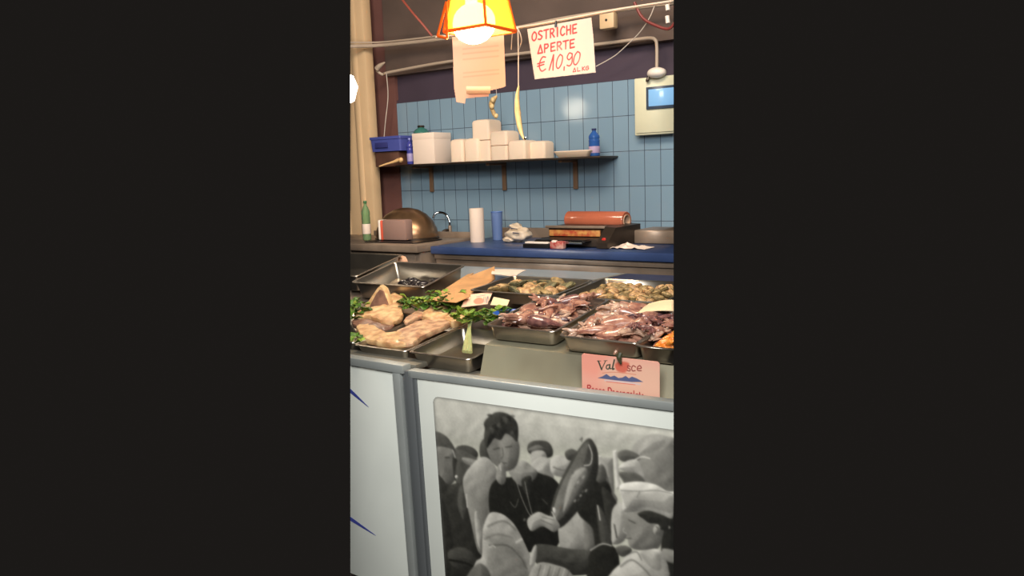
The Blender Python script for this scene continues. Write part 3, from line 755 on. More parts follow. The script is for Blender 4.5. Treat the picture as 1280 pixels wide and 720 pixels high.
# left group
f([(541, 540), (556, 544), (566, 556), (569, 566), (556, 566), (543, 564)], 92, soft=.004)
f([(541, 562), (566, 562), (570, 578), (572, 590), (566, 604), (552, 610), (543, 606)], 122, soft=.004)
e(559, 572, 3.5, 1.2, 84, soft=.003); f([(566, 572), (575, 580), (576, 594), (568, 600)], 64, soft=.004); f([(572, 575), (586, 586), (590, 600), (578, 612), (570, 604)], 84, soft=.006)
l([(566, 563), (569, 572)], .002, 170, soft=.003)
f([(543, 602), (560, 606), (574, 604), (586, 614), (594, 645), (602, 680), (606, 720), (606, 735), (540, 735)], 50, soft=.004, col2=66)
f([(548, 625), (560, 640), (566, 690), (560, 720), (548, 700)], 62, soft=.01, a=.8); f([(576, 606), (584, 620), (580, 650), (572, 630)], 92, soft=.008, a=.8)
e(570.5, 596, 1.8, 2, 205, soft=.002); f([(560, 690), (575, 684), (590, 690), (596, 706), (580, 712), (564, 706)], 74, soft=.006)
l([(562, 700), (585, 705), (610, 720)], .004, 40, soft=.004)
# man seen from behind in a light shirt
f([(600, 556), (606, 548), (612, 556), (616, 580), (606, 580), (600, 570)], 78, soft=.003)
f([(600, 572), (612, 574), (622, 590), (622, 610), (620, 660), (612, 692), (598, 690), (588, 650), (580, 614), (579, 598), (587, 584)], 108, soft=.004, col2=160)
f([(596, 620), (600, 640), (606, 668), (612, 660), (612, 620)], 104, soft=.03, a=.5)
l([(583, 618), (584, 634)], .0022, 190, soft=.002); f([(593, 645), (597, 640), (602, 664), (601, 686), (596, 676)], 166, soft=.003)
# man in the middle, dark jacket, curly hair
f([(612, 612), (622, 598), (640, 596), (660, 588), (676, 592), (694, 600), (706, 622), (706, 660), (690, 690), (668, 690), (640, 690), (620, 668), (612, 640)], 40, soft=.004)
f([(636, 588), (652, 576), (664, 582), (672, 592), (660, 606), (648, 606)], 138, soft=.004); f([(652, 600), (664, 596), (662, 622), (655, 614)], 56, soft=.004)
f([(607, 552), (612, 540), (628, 532), (642, 540), (649, 556), (648, 574), (643, 585), (632, 589), (622, 584), (612, 572)], 118, soft=.003)
f([(626, 548), (640, 545), (648, 556), (646, 578), (634, 586), (626, 572)], 134, soft=.02, a=.7)
f([(605, 548), (606, 536), (605, 528), (612, 520), (622, 515), (636, 518), (646, 528), (648, 542), (646, 552), (640, 546), (632, 542), (626, 550), (618, 548), (612, 556), (608, 560)], 66, soft=.004)
for k in range(16):
    cx_, cy_ = 612+34*((k*.37) % 1), 519+24*((k*.61) % 1); e(cx_, cy_, 3, 1.6, 92 if k % 2 else 48, rot=k*37, soft=.004, a=.7)
l([(617, 562), (624, 560)], .0015, 66, soft=.003); l([(632, 559), (640, 558)], .0015, 66, soft=.003); l([(628, 560), (629, 570), (626, 573)], .0013, 90, soft=.003); l([(624, 579), (633, 579)], .0015, 78, soft=.003)
f([(622, 584), (627, 578), (632, 586), (632, 602), (626, 606), (620, 598)], 132, soft=.003); l([(625, 582), (626, 588)], .0018, 190, soft=.003)
l([(646, 604), (652, 622), (660, 640), (664, 645)], .0011, 160); l([(656, 602), (660, 622), (665, 642)], .0011, 160)
l([(638, 628), (644, 634), (648, 624)], .0014, 108, soft=.003); l([(678, 624), (684, 630)], .0018, 88, soft=.003)
# light shirted back in the middle
f([(700, 640), (712, 634), (728, 636), (738, 648), (746, 662), (750, 684), (735, 692), (706, 694), (698, 670)], 144, soft=.003, col2=162)
f([(730, 650), (740, 660), (744, 684), (732, 690), (730, 668)], 112, soft=.006, a=.8)
f([(724, 606), (738, 588), (752, 596), (764, 612), (766, 650), (764, 684), (746, 690), (740, 660), (722, 640)], 44, soft=.006); f([(744, 588), (752, 580), (758, 590), (756, 602), (746, 602)], 96, soft=.004); f([(746, 634), (754, 640), (762, 660), (764, 680), (752, 682)], 78, soft=.008)
f([(752, 610), (766, 620), (774, 640), (770, 668), (760, 656)], 58, soft=.004); l([(747, 632), (750, 650)], .002, 190)
# steep silver fish-shaped pan
f([(735, 548), (744, 556), (748, 572), (746, 596), (734, 622), (716, 646), (700, 660), (688, 656), (688, 640), (694, 616), (706, 590), (720, 566)], 66, soft=.003)
f([(734, 552), (740, 560), (741, 580), (732, 604), (716, 630), (700, 650), (692, 650), (692, 636), (700, 610), (712, 586), (724, 564)], 118, soft=.003, col2=84)
f([(716, 592), (730, 584), (734, 592), (724, 612), (712, 632), (704, 640), (708, 614)], 156, soft=.006, a=.8)
for k in range(12): e(710+16*((k*.43) % 1)+ (10-k*.6), 590+40*((k*.29) % 1), 2.2, 1.2, 100 if k % 2 else 176, rot=-55, soft=.003, a=.7)
l([(736, 556), (740, 568), (738, 580), (730, 582)], .0016, 196); e(693, 638, 2, 4, 208, rot=-20, soft=.003); l([(690, 640), (696, 652)], .002, 190)
l([(725, 550), (728, 547), (727, 552)], .0014, 92)
# hand under the pan
f([(659, 650), (672, 640), (684, 644), (694, 648), (700, 658), (692, 665), (678, 658), (664, 664)], 158, soft=.003); l([(676, 650), (690, 656)], .0012, 104, soft=.002); l([(678, 646), (692, 650)], .0012, 112, soft=.002)
e(656, 650, 2, 2, 96, soft=.003)
# foreground shoulder in white
f([(604, 660), (610, 644), (618, 640), (632, 645), (646, 660), (660, 688), (667, 706), (668, 735), (590, 735), (594, 704), (602, 696), (603, 676)], 150, soft=.003, col2=166)
f([(606, 668), (622, 664), (644, 676), (654, 692), (640, 694), (620, 686)], 134, soft=.02, a=.8); f([(614, 684), (640, 682), (656, 700), (658, 735), (606, 735), (608, 704)], 122, soft=.012, a=.7)
l([(610, 658), (624, 652), (634, 653), (644, 662)], .0022, 112, soft=.008); l([(606, 674), (622, 668), (640, 672)], .0016, 118, soft=.008); l([(612, 682), (634, 682), (650, 696), (658, 710)], .0022, 92, soft=.006); l([(645, 678), (652, 674)], .003, 196, soft=.006); l([(612, 684), (616, 682), (619, 684)], .002, 196, soft=.004)
f([(586, 716), (600, 704), (612, 716), (612, 735), (582, 735)], 104, soft=.006)
# dark crate and papers
f([(666, 684), (680, 680), (712, 686), (740, 690), (740, 716), (700, 718), (672, 706)], 60, soft=.003, col2=78)
f([(738, 690), (752, 680), (768, 684), (774, 700), (772, 735), (736, 735)], 42, soft=.004); f([(664, 690), (670, 681), (671, 692), (668, 706), (662, 706)], 172, soft=.003)
f([(664, 712), (676, 703), (694, 706), (712, 714), (718, 735), (664, 735)], 140, soft=.003)
for k in range(7): l([(668+6*k, 735), (676+6*k, 706+k)], .0012, 190 if k % 2 else 92, soft=.003)
l([(738, 688), (752, 680), (764, 682)], .002, 184, soft=.003)
# boy with a folded white cap
f([(764, 650), (766, 636), (774, 628), (784, 632), (788, 656), (780, 676), (766, 680), (764, 664)], 156, soft=.003); l([(768, 656), (771, 672)], .002, 60, soft=.004)
f([(832, 640), (846, 636), (846, 735), (828, 735), (826, 690)], 44, soft=.003); f([(828, 686), (846, 690), (846, 704), (832, 700)], 132, soft=.004); e(836, 659, 1.6, 2, 190, soft=.002)
f([(780, 640), (800, 636), (822, 642), (830, 656), (828, 672), (822, 686), (802, 688), (788, 684), (784, 672), (780, 660), (779, 652)], 128, soft=.003)
f([(797, 642), (812, 638), (832, 644), (836, 660), (826, 662), (822, 655), (812, 654), (806, 650)], 54, soft=.003)
e(821, 662, 4.4, 6.5, 146, rot=10, soft=.003); l([(820, 658), (823, 662), (820, 667)], .0014, 88, soft=.002)
l([(786, 650), (794, 654)], .0016, 70, soft=.003); l([(780, 660), (779, 664), (783, 667)], .0014, 168, soft=.003); l([(783, 673), (789, 673)], .0014, 80, soft=.002)
f([(774, 610), (780, 604), (800, 602), (820, 606), (834, 614), (844, 616), (842, 634), (840, 648), (826, 643), (808, 638), (780, 640), (778, 626)], 170, soft=.002, col2=196)
f([(780, 614), (808, 616), (838, 618), (840, 640), (826, 638), (808, 634), (784, 636)], 152, soft=.006, a=.8); l([(776, 613), (800, 614), (820, 613), (840, 617)], .0014, 128, soft=.002); l([(796, 622), (800, 614)], .0012, 118, soft=.002)
f([(758, 735), (764, 716), (778, 702), (786, 690), (804, 688), (828, 690), (832, 735)], 164, soft=.003, col2=176)
l([(776, 708), (790, 700), (806, 712), (814, 722)], .0022, 112, soft=.005); l([(786, 692), (796, 690), (802, 700)], .002, 122, soft=.004); f([(800, 690), (822, 690), (826, 712), (812, 708)], 150, soft=.006, a=.8)
f([(770, 684), (782, 682), (790, 688), (780, 696), (772, 692)], 90, soft=.003)
def blur(a, n):
    for _ in range(n):
        p_ = np.pad(a, ((1, 1), (1, 1), (0, 0)), 'edge')
        a = (p_[:-2, 1:-1]+p_[2:, 1:-1]+p_[1:-1, :-2]+p_[1:-1, 2:]+2*p_[1:-1, 1:-1])/6
    return a
cv.a = cv.a*.55+blur(cv.a, 9)*.45
cv.a = blur(cv.a, 2)
cv.grain(7, 3); cv.grain(6, 8)
# printed rounded border of the picture
rc = .022
ol = []
W_, H_ = .90, .76
loop = [(0, H_+.05)]+[(rc-rc*math.cos(t*math.pi/2/6), rc-rc*math.sin(t*math.pi/2/6)) for t in range(7)]+[(W_+.05, 0)]
d = cv.sd(loop, cv.x, cv.y, False)
al = (np.clip(1-d/.014, 0, 1)**2*.55)[..., None]; cv.a = cv.a*(1-al)+np.array((96, 98, 98))*al
insd = cv.sd(loop+[(W_+.05, H_+.05)], cv.x, cv.y, True)
cv.a = np.clip(12+(cv.a-30)*1.22, 8, 255)*np.array((1.0, .985, .955))
po = cv.build('printed_photograph', PRINT, None, th=.0008)
bmx = bmesh.new(); bmx.from_mesh(po.data)
kill = [v for v in bmx.verts if (lambda q: q[0] < rc and q[1] < rc and math.hypot(q[0]-rc, q[1]-rc) > rc+.001)(((v.co-P1).dot(u), (v.co-P1).dot(Vv)))]
bmesh.ops.delete(bmx, geom=kill, context='VERTS'); bmx.to_mesh(po.data); bmx.free()
po.parent = T; po.matrix_parent_inverse = (Matrix.Translation(T.location) @ Matrix.Rotation(ang, 4, 'Z')).inverted()
po['label'] = 'black and white photograph of men in caps crowding a market'

# ------------------------------------------------------------------ trays
def tray(label, fl, w_, d_, h_, s, m=STEEL, rim=.011, name='steel_tray', flare=.02, group='steel food trays on the display counters'):
    """fl: front left corner of the rim; s: rise per metre towards the back"""
    t = thing(name, label, 'tray', (fl[0], fl[1], fl[2]-h_), (math.atan(s), 0, 0), group=group)
    def L(i, z, r=.02): return rrect(i, w_-i, i, d_-i, r, z)
    b = nb()
    fl_ = flare
    loft(b, [L(rim+fl_, 0), L(rim+fl_*.6, .006), L(rim+.001, h_-.004), L(0.002, h_-.004, .024), L(0, h_-.002, .026), L(.001, h_, .025), L(rim, h_, .018), L(rim+.003, h_-.004, .017), L(rim+fl_*.6+.002, .009), L(rim+fl_+.006, .003)])
    obj('tray_body', b, m, t)
    return t
# right row (squid)
def rimpt(px, py, Y0, z0, s):
    d = ray(px, py); k = (z0-s*Y0)/(d.z-s*d.y); return EYE+d*k
sq = (2.085, -.498, .12)
HT = .052
fls = [rimpt(606, 406, *sq), rimpt(697, 419, *sq), rimpt(791, 431, *sq)]
wds = [.274, .278, .29]
DEP = .385
lab3 = ['steel tray heaped with squid, leftmost of the front three on the right counter', 'steel tray heaped with squid directly above the pink sign', 'steel tray holding squid and orange mussel meat at the right edge']
strays = [tray(l_, f_, w2, DEP, HT, .12, rim=.010, flare=.010) for l_, f_, w2 in zip(lab3, fls, wds)]
# clips bridging the gaps of the front rims
# back row
T4 = rimpt(640, 346, 2.8, -.45, .0)
bk = [( -2.13, 2.52, EYE.z-.47), (-1.655, 2.52, EYE.z-.47)]
b4 = tray('steel tray of oysters behind the leftmost squid tray', (-1.93, 2.50, EYE.z-.462), .40, .32, .05, .06)
b5 = tray('steel tray of clams behind the squid trays, at the back right', (-1.515, 2.50, EYE.z-.462), .42, .36, .05, .06)
# left side trays
s_ = .2
LT = tray('deep steel tray nearly empty with a few dark mussels on the left counter', (-2.64, 2.559, EYE.z-.47), .44, .315, .085, s_, rim=.014)
LT2 = tray('deep steel tray cut by the left edge of the photo, behind the one with mussels', (-3.13, 2.62, EYE.z-.452), .475, .34, .085, s_, rim=.014)
fA = tray('steel tray of pale fish fillets at the far left of the display', (-2.47, 2.03, EYE.z-.60), .365, .40, .055, .1, rim=.010)
fB = tray('steel tray of pale fish slabs left of the celery tray', (-2.092, 2.01, EYE.z-.60), .262, .40, .055, .1, rim=.010)
fC = tray('small steel tray holding a celery stalk at the middle front', (-1.822, 2.005, EYE.z-.598), .272, .31, .06, .1, rim=.010)

def in_tray(t, x, y, z):
    """tray-local point to world"""
    a = t.rotation_euler[0]
    return Vector((t.location.x+x, t.location.y+y*math.cos(a)-z*math.sin(a), t.location.z+y*math.sin(a)+z*math.cos(a)))

# ------------------------------------------------------------------ squid
def make_squid(label, m, L, r, seed, m2=None):
    random.seed(seed)
    t = thing('squid', label, 'squid')
    b = nb(); bend = R(-.25, .25)*L
    cen = lambda q: Vector((L*(q-.5), bend*math.sin(q*math.pi)*.6, 0))
    loops = []
    prof = [(0, .55), (.04, .86), (.15, 1), (.35, 1.0), (.55, .86), (.75, .58), (.9, .28), (1, .04)]
    for q, k in prof:
        c = cen(q); rr_ = r*k
        loops.append([c+Vector((0, rr_*math.cos(a)*(1+.12*noise.noise(Vector((q*4, a, seed)))), rr_*.62*math.sin(a)*(1+.2*noise.noise(Vector((q*5, a*2, seed+3)))))) for a in [2*math.pi*i/14 for i in range(14)]])
    loft(b, loops)
    obj('mantle', b, m, t)
    for sgn in (-1, 1):
        b = nb()
        g = []
        for i in range(6):
            q = .55+.42*i/5; c = cen(q); wd = r*1.5*math.sin(math.pi*(i+.35)/5.7)
            g.append([c+Vector((-.2*wd*j/3, sgn*(r*.15+wd*j/3), -.1*r+.002*math.sin(j+i)+R(-.0012, .0012)-j*.0015)) for j in range(4)])
        solid_sheet(b, g, .0022); obj('fin', b, m, t)
    b = nb(); lump(b, cen(0)+Vector((-r*.6, 0, 0)), (r*.75, r*.62, r*.45), .12, 2, 2); obj('head', b, m2 or m, t)
    b = nb()
    for k in range(7):
        a = (k-3)*.26; Lk = L*R(.25, .45); w0 = cen(0)+Vector((-r*1.1, (k-3)*r*.16, R(-.3, .3)*r))
        cur = R(-.4, .4)
        pts = [w0]+[w0+Vector((-Lk*s*math.cos(a+cur*s), Lk*s*math.sin(a+cur*s), -.006*s+R(-.003, .003))) for s in (.35, .7, 1)]
        tube(b, pts, [r*.26, r*.24, r*.19, r*.08], 6, 3)
    obj('tentacles', b, m2 or m, t)
    return t
sq_protos = [make_squid('', SQ1, .12, .03, 1, SQ2), make_squid('', SQ2, .11, .028, 2, SQ3), make_squid('', SQ3, .10, .025, 3), make_squid('', SQ4, .11, .03, 4, SQ1), make_squid('', SQ2, .125, .026, 5, SQ1)]
sq_desc = ['purplish', 'pink', 'pale', 'dark', 'long rosy']
random.seed(21)
used = set()
where = ['in the leftmost squid tray', 'in the middle squid tray', 'in the rightmost squid tray']
for ti, (tr, w2) in enumerate(zip(strays, wds)):
    wid = w2 if ti < 2 else .10
    cells = []
    nx, ny = (3, 5) if ti < 2 else (1, 5)
    for layer in range(2 if ti < 2 else 2):
        for i in range(nx):
            for j in range(ny):
                cells.append((layer, (i+.5+R(-.25, .25))/nx, (j+.5+R(-.2, .2))/ny))
    for layer, qx, qy in cells:
        k = random.choice([0, 1, 1, 2, 3, 4, 0]) if layer == 0 else random.choice([0, 1, 4, 2, 1, 3])
        src = sq_protos[k]
        c = src if k not in used else copy_tree(src)
        used.add(k)
        x = .066+qx*(wid-.132) if ti < 2 else .034+R(-.004, .004); y = .06+qy*(DEP-.12); z = .021+layer*.027+.006*qy+R(0, .004)
        c.location = in_tray(tr, x, y, z)
        a = random.choice([R(-.6, .6), math.pi+R(-.7, .7), R(.4, 1.1)])
        for _ in range(60):
            a_ = R(-math.pi, math.pi); tx, ty = x-.085*math.cos(a_), y-.085*math.sin(a_); hx, hy = x+.06*math.cos(a_), y+.06*math.sin(a_)
            if .02 < tx < wid-.01 and .03 < ty < DEP-.02 and .02 < hx < wid-.015 and .03 < hy < DEP-.02: a = a_; break
        if ti == 2: a = random.choice([1, -1])*math.pi/2+R(-.35, .35)
        c.rotation_euler = (R(-.5, .5)+.12, R(-.22, .22), a)
        sc_ = R(.82, 1.12)*(.72 if ti == 2 else 1); c.scale = (sc_,)*3
        tag(c, f'{sq_desc[k]} squid '+('on top at the ' if layer else 'lower at the ')+['front', 'middle', 'back'][min(2, int(qy*3))]+' of the heap, '+where[ti], 'squid', f'squid {where[ti]}')
for k, s0 in enumerate(sq_protos):
    if k not in used:
        for ch in list(s0.children): bpy.data.objects.remove(ch)
        bpy.data.objects.remove(s0)

# orange mussel meat, tray 3 right part
b = nb(); lump(b, (0, 0, 0), (.021, .0125, .011), .22, 1.4, 3, seed=2.2)
mm = obj('mussel_meat', b, MUSSEL_O); first = True
for lay in range(3):
    for i in range(6):
        for j in range(7):
            if lay == 2 and (i == 0 or j > 4): continue
            c = mm if first else mm.copy()
            if not first: C.objects.link(c)
            first = False
            c.location = in_tray(strays[2], .056+.006*lay+i*.028+R(-.004, .004), .05+j*.032+R(-.006, .006), .018+lay*.019+R(0, .004))
            c.rotation_euler = (R(-.5, .5), R(-.5, .5), R(0, 6.28))
            tag(c, ['bottom', 'middle', 'uppermost'][lay]+' layer orange mussel meat piece in the tray at the right edge', 'mussel meat', 'orange mussel meat pieces')

# oysters and clams in the back row
def shell(label, m, s, seed):
    t = thing('oyster' if seed < 5 else 'clam', label, 'shellfish')
    b = nb()
    r_ = bmesh.ops.create_icosphere(b, subdivisions=3, radius=1)
    for v in r_['verts']:
        up_ = max(0, v.co.z); k = 1+.16*noise.noise(v.co*2+Vector((seed,)*3))+.03*math.sin(14*math.hypot(v.co.x+.5, v.co.y))
        v.co = Vector((v.co.x*s[0]*k, v.co.y*s[1]*k, (v.co.z*s[2]*k if v.co.z > 0 else v.co.z*s[2]*.1)))
    obj('upper_shell', b, m, t)
    b = nb()
    r_ = bmesh.ops.create_icosphere(b, subdivisions=3, radius=1)
    for v in r_['verts']:
        k = 1.03+.16*noise.noise(v.co*2+Vector((seed,)*3))
        v.co = Vector((v.co.x*s[0]*k, v.co.y*s[1]*k, -.002+(v.co.z*s[2]*.8*k if v.co.z < 0 else v.co.z*.001)))
    obj('lower_shell', b, m, t)
    return t
sp = [shell('', SHELL_A, (.036, .026, .013), 1), shell('', SHELL_C, (.038, .024, .012), 2), shell('', SHELL_B, (.03, .024, .013), 3)]
cp = [shell('', SHELL_B, (.022, .018, .012), 6), shell('', SHELL_A, (.023, .017, .011), 7)]
used = set()
def scatter(tr, protos, wid, dep, nx, ny, lay, desc, wh, z0, dz, key):
    for L_ in range(lay):
        for i in range(nx):
            for j in range(ny):
                k = random.randrange(len(protos)); src = protos[k]
                c = src if (key, k) not in used else copy_tree(src); used.add((key, k))
                c.location = in_tray(tr, .05+(i+.5+R(-.3, .3))/nx*(wid-.10), .05+(j+.5+R(-.3, .3))/ny*(dep-.10), z0+L_*dz+R(0, .006))
                c.rotation_euler = (R(-.6, .6), R(-.6, .6), R(0, 6.28))
                tag(c, f'{desc[k]}, '+['lower', 'top'][L_]+' layer, '+['front', 'middle', 'back'][min(2, j*3//ny)]+'-'+['left', 'centre', 'right'][min(2, i*3//nx)]+f' part, {wh}', 'shellfish', f'shellfish {wh}')
scatter(b4, sp, .40, .32, 6, 5, 2, ['olive oyster', 'grey-green oyster', 'tan oyster'], 'in the oyster tray behind the squid', .016, .02, 'o')
scatter(b5, cp, .42, .36, 8, 7, 2, ['tan clam', 'olive clam'], 'in the clam tray at the back right', .016, .018, 'c')
# mussels in the nearly empty tray
b = nb(); r_ = bmesh.ops.create_icosphere(b, subdivisions=3, radius=1)
for v in r_['verts']: v.co = Vector((v.co.x*.036, v.co.y*.017*(1+.35*v.co.x), v.co.z*.013))
ms = obj('mussel', b, SHELL_DK)
for i in range(28):
    c = ms if i == 0 else ms.copy()
    if i: C.objects.link(c)
    c.location = in_tray(LT, .13+.25*((i*.37) % 1), .14+.12*((i*.61) % 1), .017+.008*((i*.23) % 1)); c.rotation_euler = (.1, R(-.2, .2), R(0, 6.28))
    tag(c, 'black mussel lying on the bottom of the nearly empty deep steel tray', 'mussel', 'mussels in the deep steel tray')

# ------------------------------------------------------------------ fish fillets
def slab(name, label, cat, pts, th, m, mound=.4, seed=1, parent=None, group=None, rough=.0032):
    """pts: outline in world, going round; a thick soft slab with a domed, uneven top"""
    P = smooth_pts(pts, 6, True); c = sum(P, Vector())/len(P)
    b = nb(); rings = []
    for s_k, hk in ((.95, -.2), (1, .2), (1, .7), (.97, 1.0), (.85, 1.03), (.7, 1.05), (.5, 1.08), (.3, 1.1), (.08, 1.1)):
        ring = []
        for p_ in P:
            q = c+(p_-c)*s_k
            nz = (.5-abs(noise.noise(Vector((q.x*22, q.y*22, seed)))))*rough*1.6+noise.noise(Vector((q.x*75, q.y*75, seed+5)))*rough*.6+rough*.5*math.sin((q.x+q.y*.6)*110+3*noise.noise(q*12))
            if s_k > .9: q = q+Vector((noise.noise(p_*60), noise.noise(p_*60+Vector((9, 9, 9))), 0))*.006
            ring.append(Vector((q.x, q.y, q.z+th*hk*(1 if hk < 1 else 1+mound*(hk-1)*5)+(nz if hk > 0 else 0))))
        rings.append(ring)
    loft(b, rings)
    o = obj(name, b, m, parent)
    if label and not parent: tag(o, label, cat, group)
    return o
def tp(tr, *xy): return [in_tray(tr, x, y, z) for x, y, z in xy]
ZF = EYE.z
def fp(px, py, h=.0):                     # point on the food level of the left trays
    return rimpt(px, py, 2.01, -.612+h, .13)
FG = 'pale fish fillets on the left counter'
slab('fish_fillet', 'long pale fish slab along the front of the left trays', 'fish', [fp(*p_) for p_ in ((446, 412), (460, 409), (476, 418), (488, 424), (508, 420), (520, 426), (510, 434), (490, 435), (470, 432), (452, 425))], .016, FLESH, seed=1, group=FG)
slab('fish_fillet', 'pinkish fish slab lying beside the empty wall of the celery tray', 'fish', [fp(*p_) for p_ in ((494, 421), (512, 412), (532, 404), (552, 403), (563, 408), (548, 416), (530, 424), (516, 434), (498, 432))], .017, FLESH_PINK, seed=2, group=FG)
slab('fish_fillet', 'pale squared fish piece right of the steel tray wall, below the parsley', 'fish', [fp(*p_) for p_ in ((528, 402), (532, 395), (544, 390), (556, 387), (562, 396), (558, 403), (544, 406), (532, 406))], .028, FLESH, seed=3, group=FG)
slab('fish_fillet', 'small cream fish piece next to the celery leaves', 'fish', [fp(*p_) for p_ in ((556, 404), (566, 397), (580, 393), (586, 397), (576, 406), (564, 409))], .02, FLESH, seed=4, group=FG)
slab('fish_fillet', 'broad pale skate wing spread in the left tray under the brown flap', 'fish', [fp(*p_, .01) for p_ in ((444, 400), (452, 392), (468, 390), (482, 382), (490, 372), (500, 374), (506, 382), (502, 392), (504, 400), (496, 406), (480, 408), (462, 402))], .02, FLESH, seed=5, group=FG)
slab('fish_fillet', 'grey-brown fish piece between the skate wing and the long front slab', 'fish', [fp(*p_, .002) for p_ in ((440, 404), (456, 398), (478, 404), (494, 408), (482, 416), (466, 414), (446, 411))], .012, SKIN_BROWN, seed=6, group=FG)
slab('fish_fillet', 'thin brownish fish strip on the divider wall between the left trays', 'fish', [fp(*p_, .014) for p_ in ((506, 402), (518, 394), (530, 391), (532, 396), (520, 401), (508, 407))], .01, FLESH_PINK, seed=7, group=FG)
# standing brown flap with a pale edge
t = thing('skate_wing', 'folded brown-skinned fish flap standing up with a pale edge, at the far left', 'fish', fp(466, 392, .02), group=FG)
Yk = fp(466, 388, .02).y
fpp = [(448, 393), (455, 384), (464, 371), (471.5, 360), (475, 356.5), (479, 360), (483, 371), (486, 381), (480, 388), (470, 391), (458, 394)]
front = [at(px, py, Yk+.02+(394-py)*.0012) for px, py in fpp]
cc = sum(front, Vector())/len(front)
def flap(sc_, offs, dy):
    return [cc+(p_-cc)*sc_+Vector((0, dy, 0)) for p_ in front]
b = nb(); loft(b, [flap(s2, 0, dy) for s2, dy in ((.9, .035), (1.0, .02), (1.0, .006), (.96, 0))]); wobj('pale_edge', b, FLESH, t, label='pale flesh edge')
fr2 = [at(px, py, Yk+.016+(394-py)*.0012) for px, py in ((461, 389), (464, 380), (471, 367), (475, 362), (479, 364), (482.5, 374), (485, 382), (478, 388), (470, 390))]
b = nb(); loft(b, [[q+Vector((0, dy, 0)) for q in fr2] for dy in (.012, 0, -.003)]); wobj('brown_skin', b, SKIN_BROWN, t, label='brown skin side')

# ------------------------------------------------------------------ greens
def leaf_clump(name, label, c, rad, n, m, seed, leafs=.03, stalk=False, cat='herbs', flat=.5, group='green garnish on the display'):
    random.seed(seed)
    t = thing(name, label, cat, c, group=group)
    for part, mm_, cnt in (('leaves', m[0], n), ('light_leaves', m[1], n//3)):
        b = nb()
        for k in range(cnt):
            a = R(0, 6.28); q = math.sqrt(R(0, 1)); p_ = Vector((math.cos(a)*rad[0]*q, math.sin(a)*rad[1]*q, rad[2]*(R(.1, 1))*(1-.5*q*q)))
            d_ = Vector((math.cos(a)+R(-.6, .6), math.sin(a)+R(-.6, .6), R(-.1, .9))).normalized(); s2 = d_.cross(Vector((0, 0, 1))).normalized(); up_ = s2.cross(d_)
            Lf = leafs*R(.6, 1.25); g = []
            for i in range(5):
                w_ = Lf*.5*math.sin(math.pi*(i+.4)/4.9)*(1+.35*(i % 2))
                g.append([p_+d_*(Lf*i/4)+s2*(w_*j)+up_*(abs(j)*w_*.35+math.sin(i*1.8+j*3)*.0025-(i/4)**2*Lf*.3) for j in (-1, -.5, 0, .5, 1)])
            solid_sheet(b, g, .0007)
        obj(part, b, mm_, t)
    b = nb()
    for k in range(max(5, n//7)):
        a = R(0, 6.28); q = R(.2, .85)
        tube(b, [(R(-.01, .01), R(-.01, .01), .002), (math.cos(a)*rad[0]*q*.5, math.sin(a)*rad[1]*q*.5, rad[2]*.5), (math.cos(a)*rad[0]*q, math.sin(a)*rad[1]*q, rad[2]*.6)], [.0022, .0018, .001], 5, 3)
    obj('stems', b, CELERY, t)
    return t
G2 = (GREEN_LEAF, GREEN_LIGHT)
leaf_clump('parsley_bunch', 'green parsley bunch between the deep steel tray and the cardboard', rimpt(530, 387, 2.3, -.57, .16), (.10, .07, .07), 70, G2, 1)
leaf_clump('parsley_bunch', 'green parsley bunch in front of the open cardboard, left of the price card', rimpt(562, 388, 2.3, -.565, .16), (.085, .07, .08), 64, G2, 2)
leaf_clump('parsley_bunch', 'green leaves at the far left edge beside the fish flap', fp(440, 400, 0), (.06, .07, .09), 46, G2, 3, .035)
leaf_clump('parsley_bunch', 'dark green leaves at the left edge in front of the long fish slab', fp(440, 428, -.005), (.045, .05, .03), 24, G2, 6, .03)
leaf_clump('lettuce_leaves', 'green leafy garnish behind the celery, beside the blue dish', rimpt(615, 402, 2.3, -.55, .16), (.085, .07, .045), 48, G2, 4, .034)
# celery stalk standing in the small tray
cb = in_tray(fC, .175, .06, .006)
cb = rimpt(584, 440, 2.05, -.63, .1)
t = thing('celery_stalk', 'pale green celery stalk with leaves lying in the small front tray', 'celery', cb)
tops = [rimpt(587, 412, 2.2, -.57, .1), rimpt(588, 400, 2.25, -.545, .1)]
b = nb()
for k in (-1, 0, 1):
    tube(b, [cb+Vector((k*.014, 0, 0)), cb.lerp(tops[0], .5)+Vector((k*.008, 0, .012)), tops[0]+Vector((k*.003, 0, .012)), tops[1]+Vector((k*.016, 0, .02))], [.008, .006, .0045, .0025], 8, 5)
wobj('stalk', b, CELERY, t)
random.seed(5)
b = nb()
for k in range(34):
    p_ = tops[1]+Vector((R(-.05, .05), R(-.05, .05), R(-.01, .03))); d_ = Vector((R(-1, 1), R(-1, 1), R(-.2, .6))).normalized(); s2 = d_.cross(Vector((0, 0, 1))).normalized(); Lf = R(.022, .04)
    g = [[p_+d_*(Lf*i/4)+s2*(Lf*.42*math.sin(math.pi*(i+.4)/4.9)*(1+.3*(i % 2))*j)+Vector((0, 0, abs(j)*.004)) for j in (-1, -.5, 0, .5, 1)] for i in range(5)]
    solid_sheet(b, g, .0007)
wobj('leaves', b, GREEN_LIGHT, t)

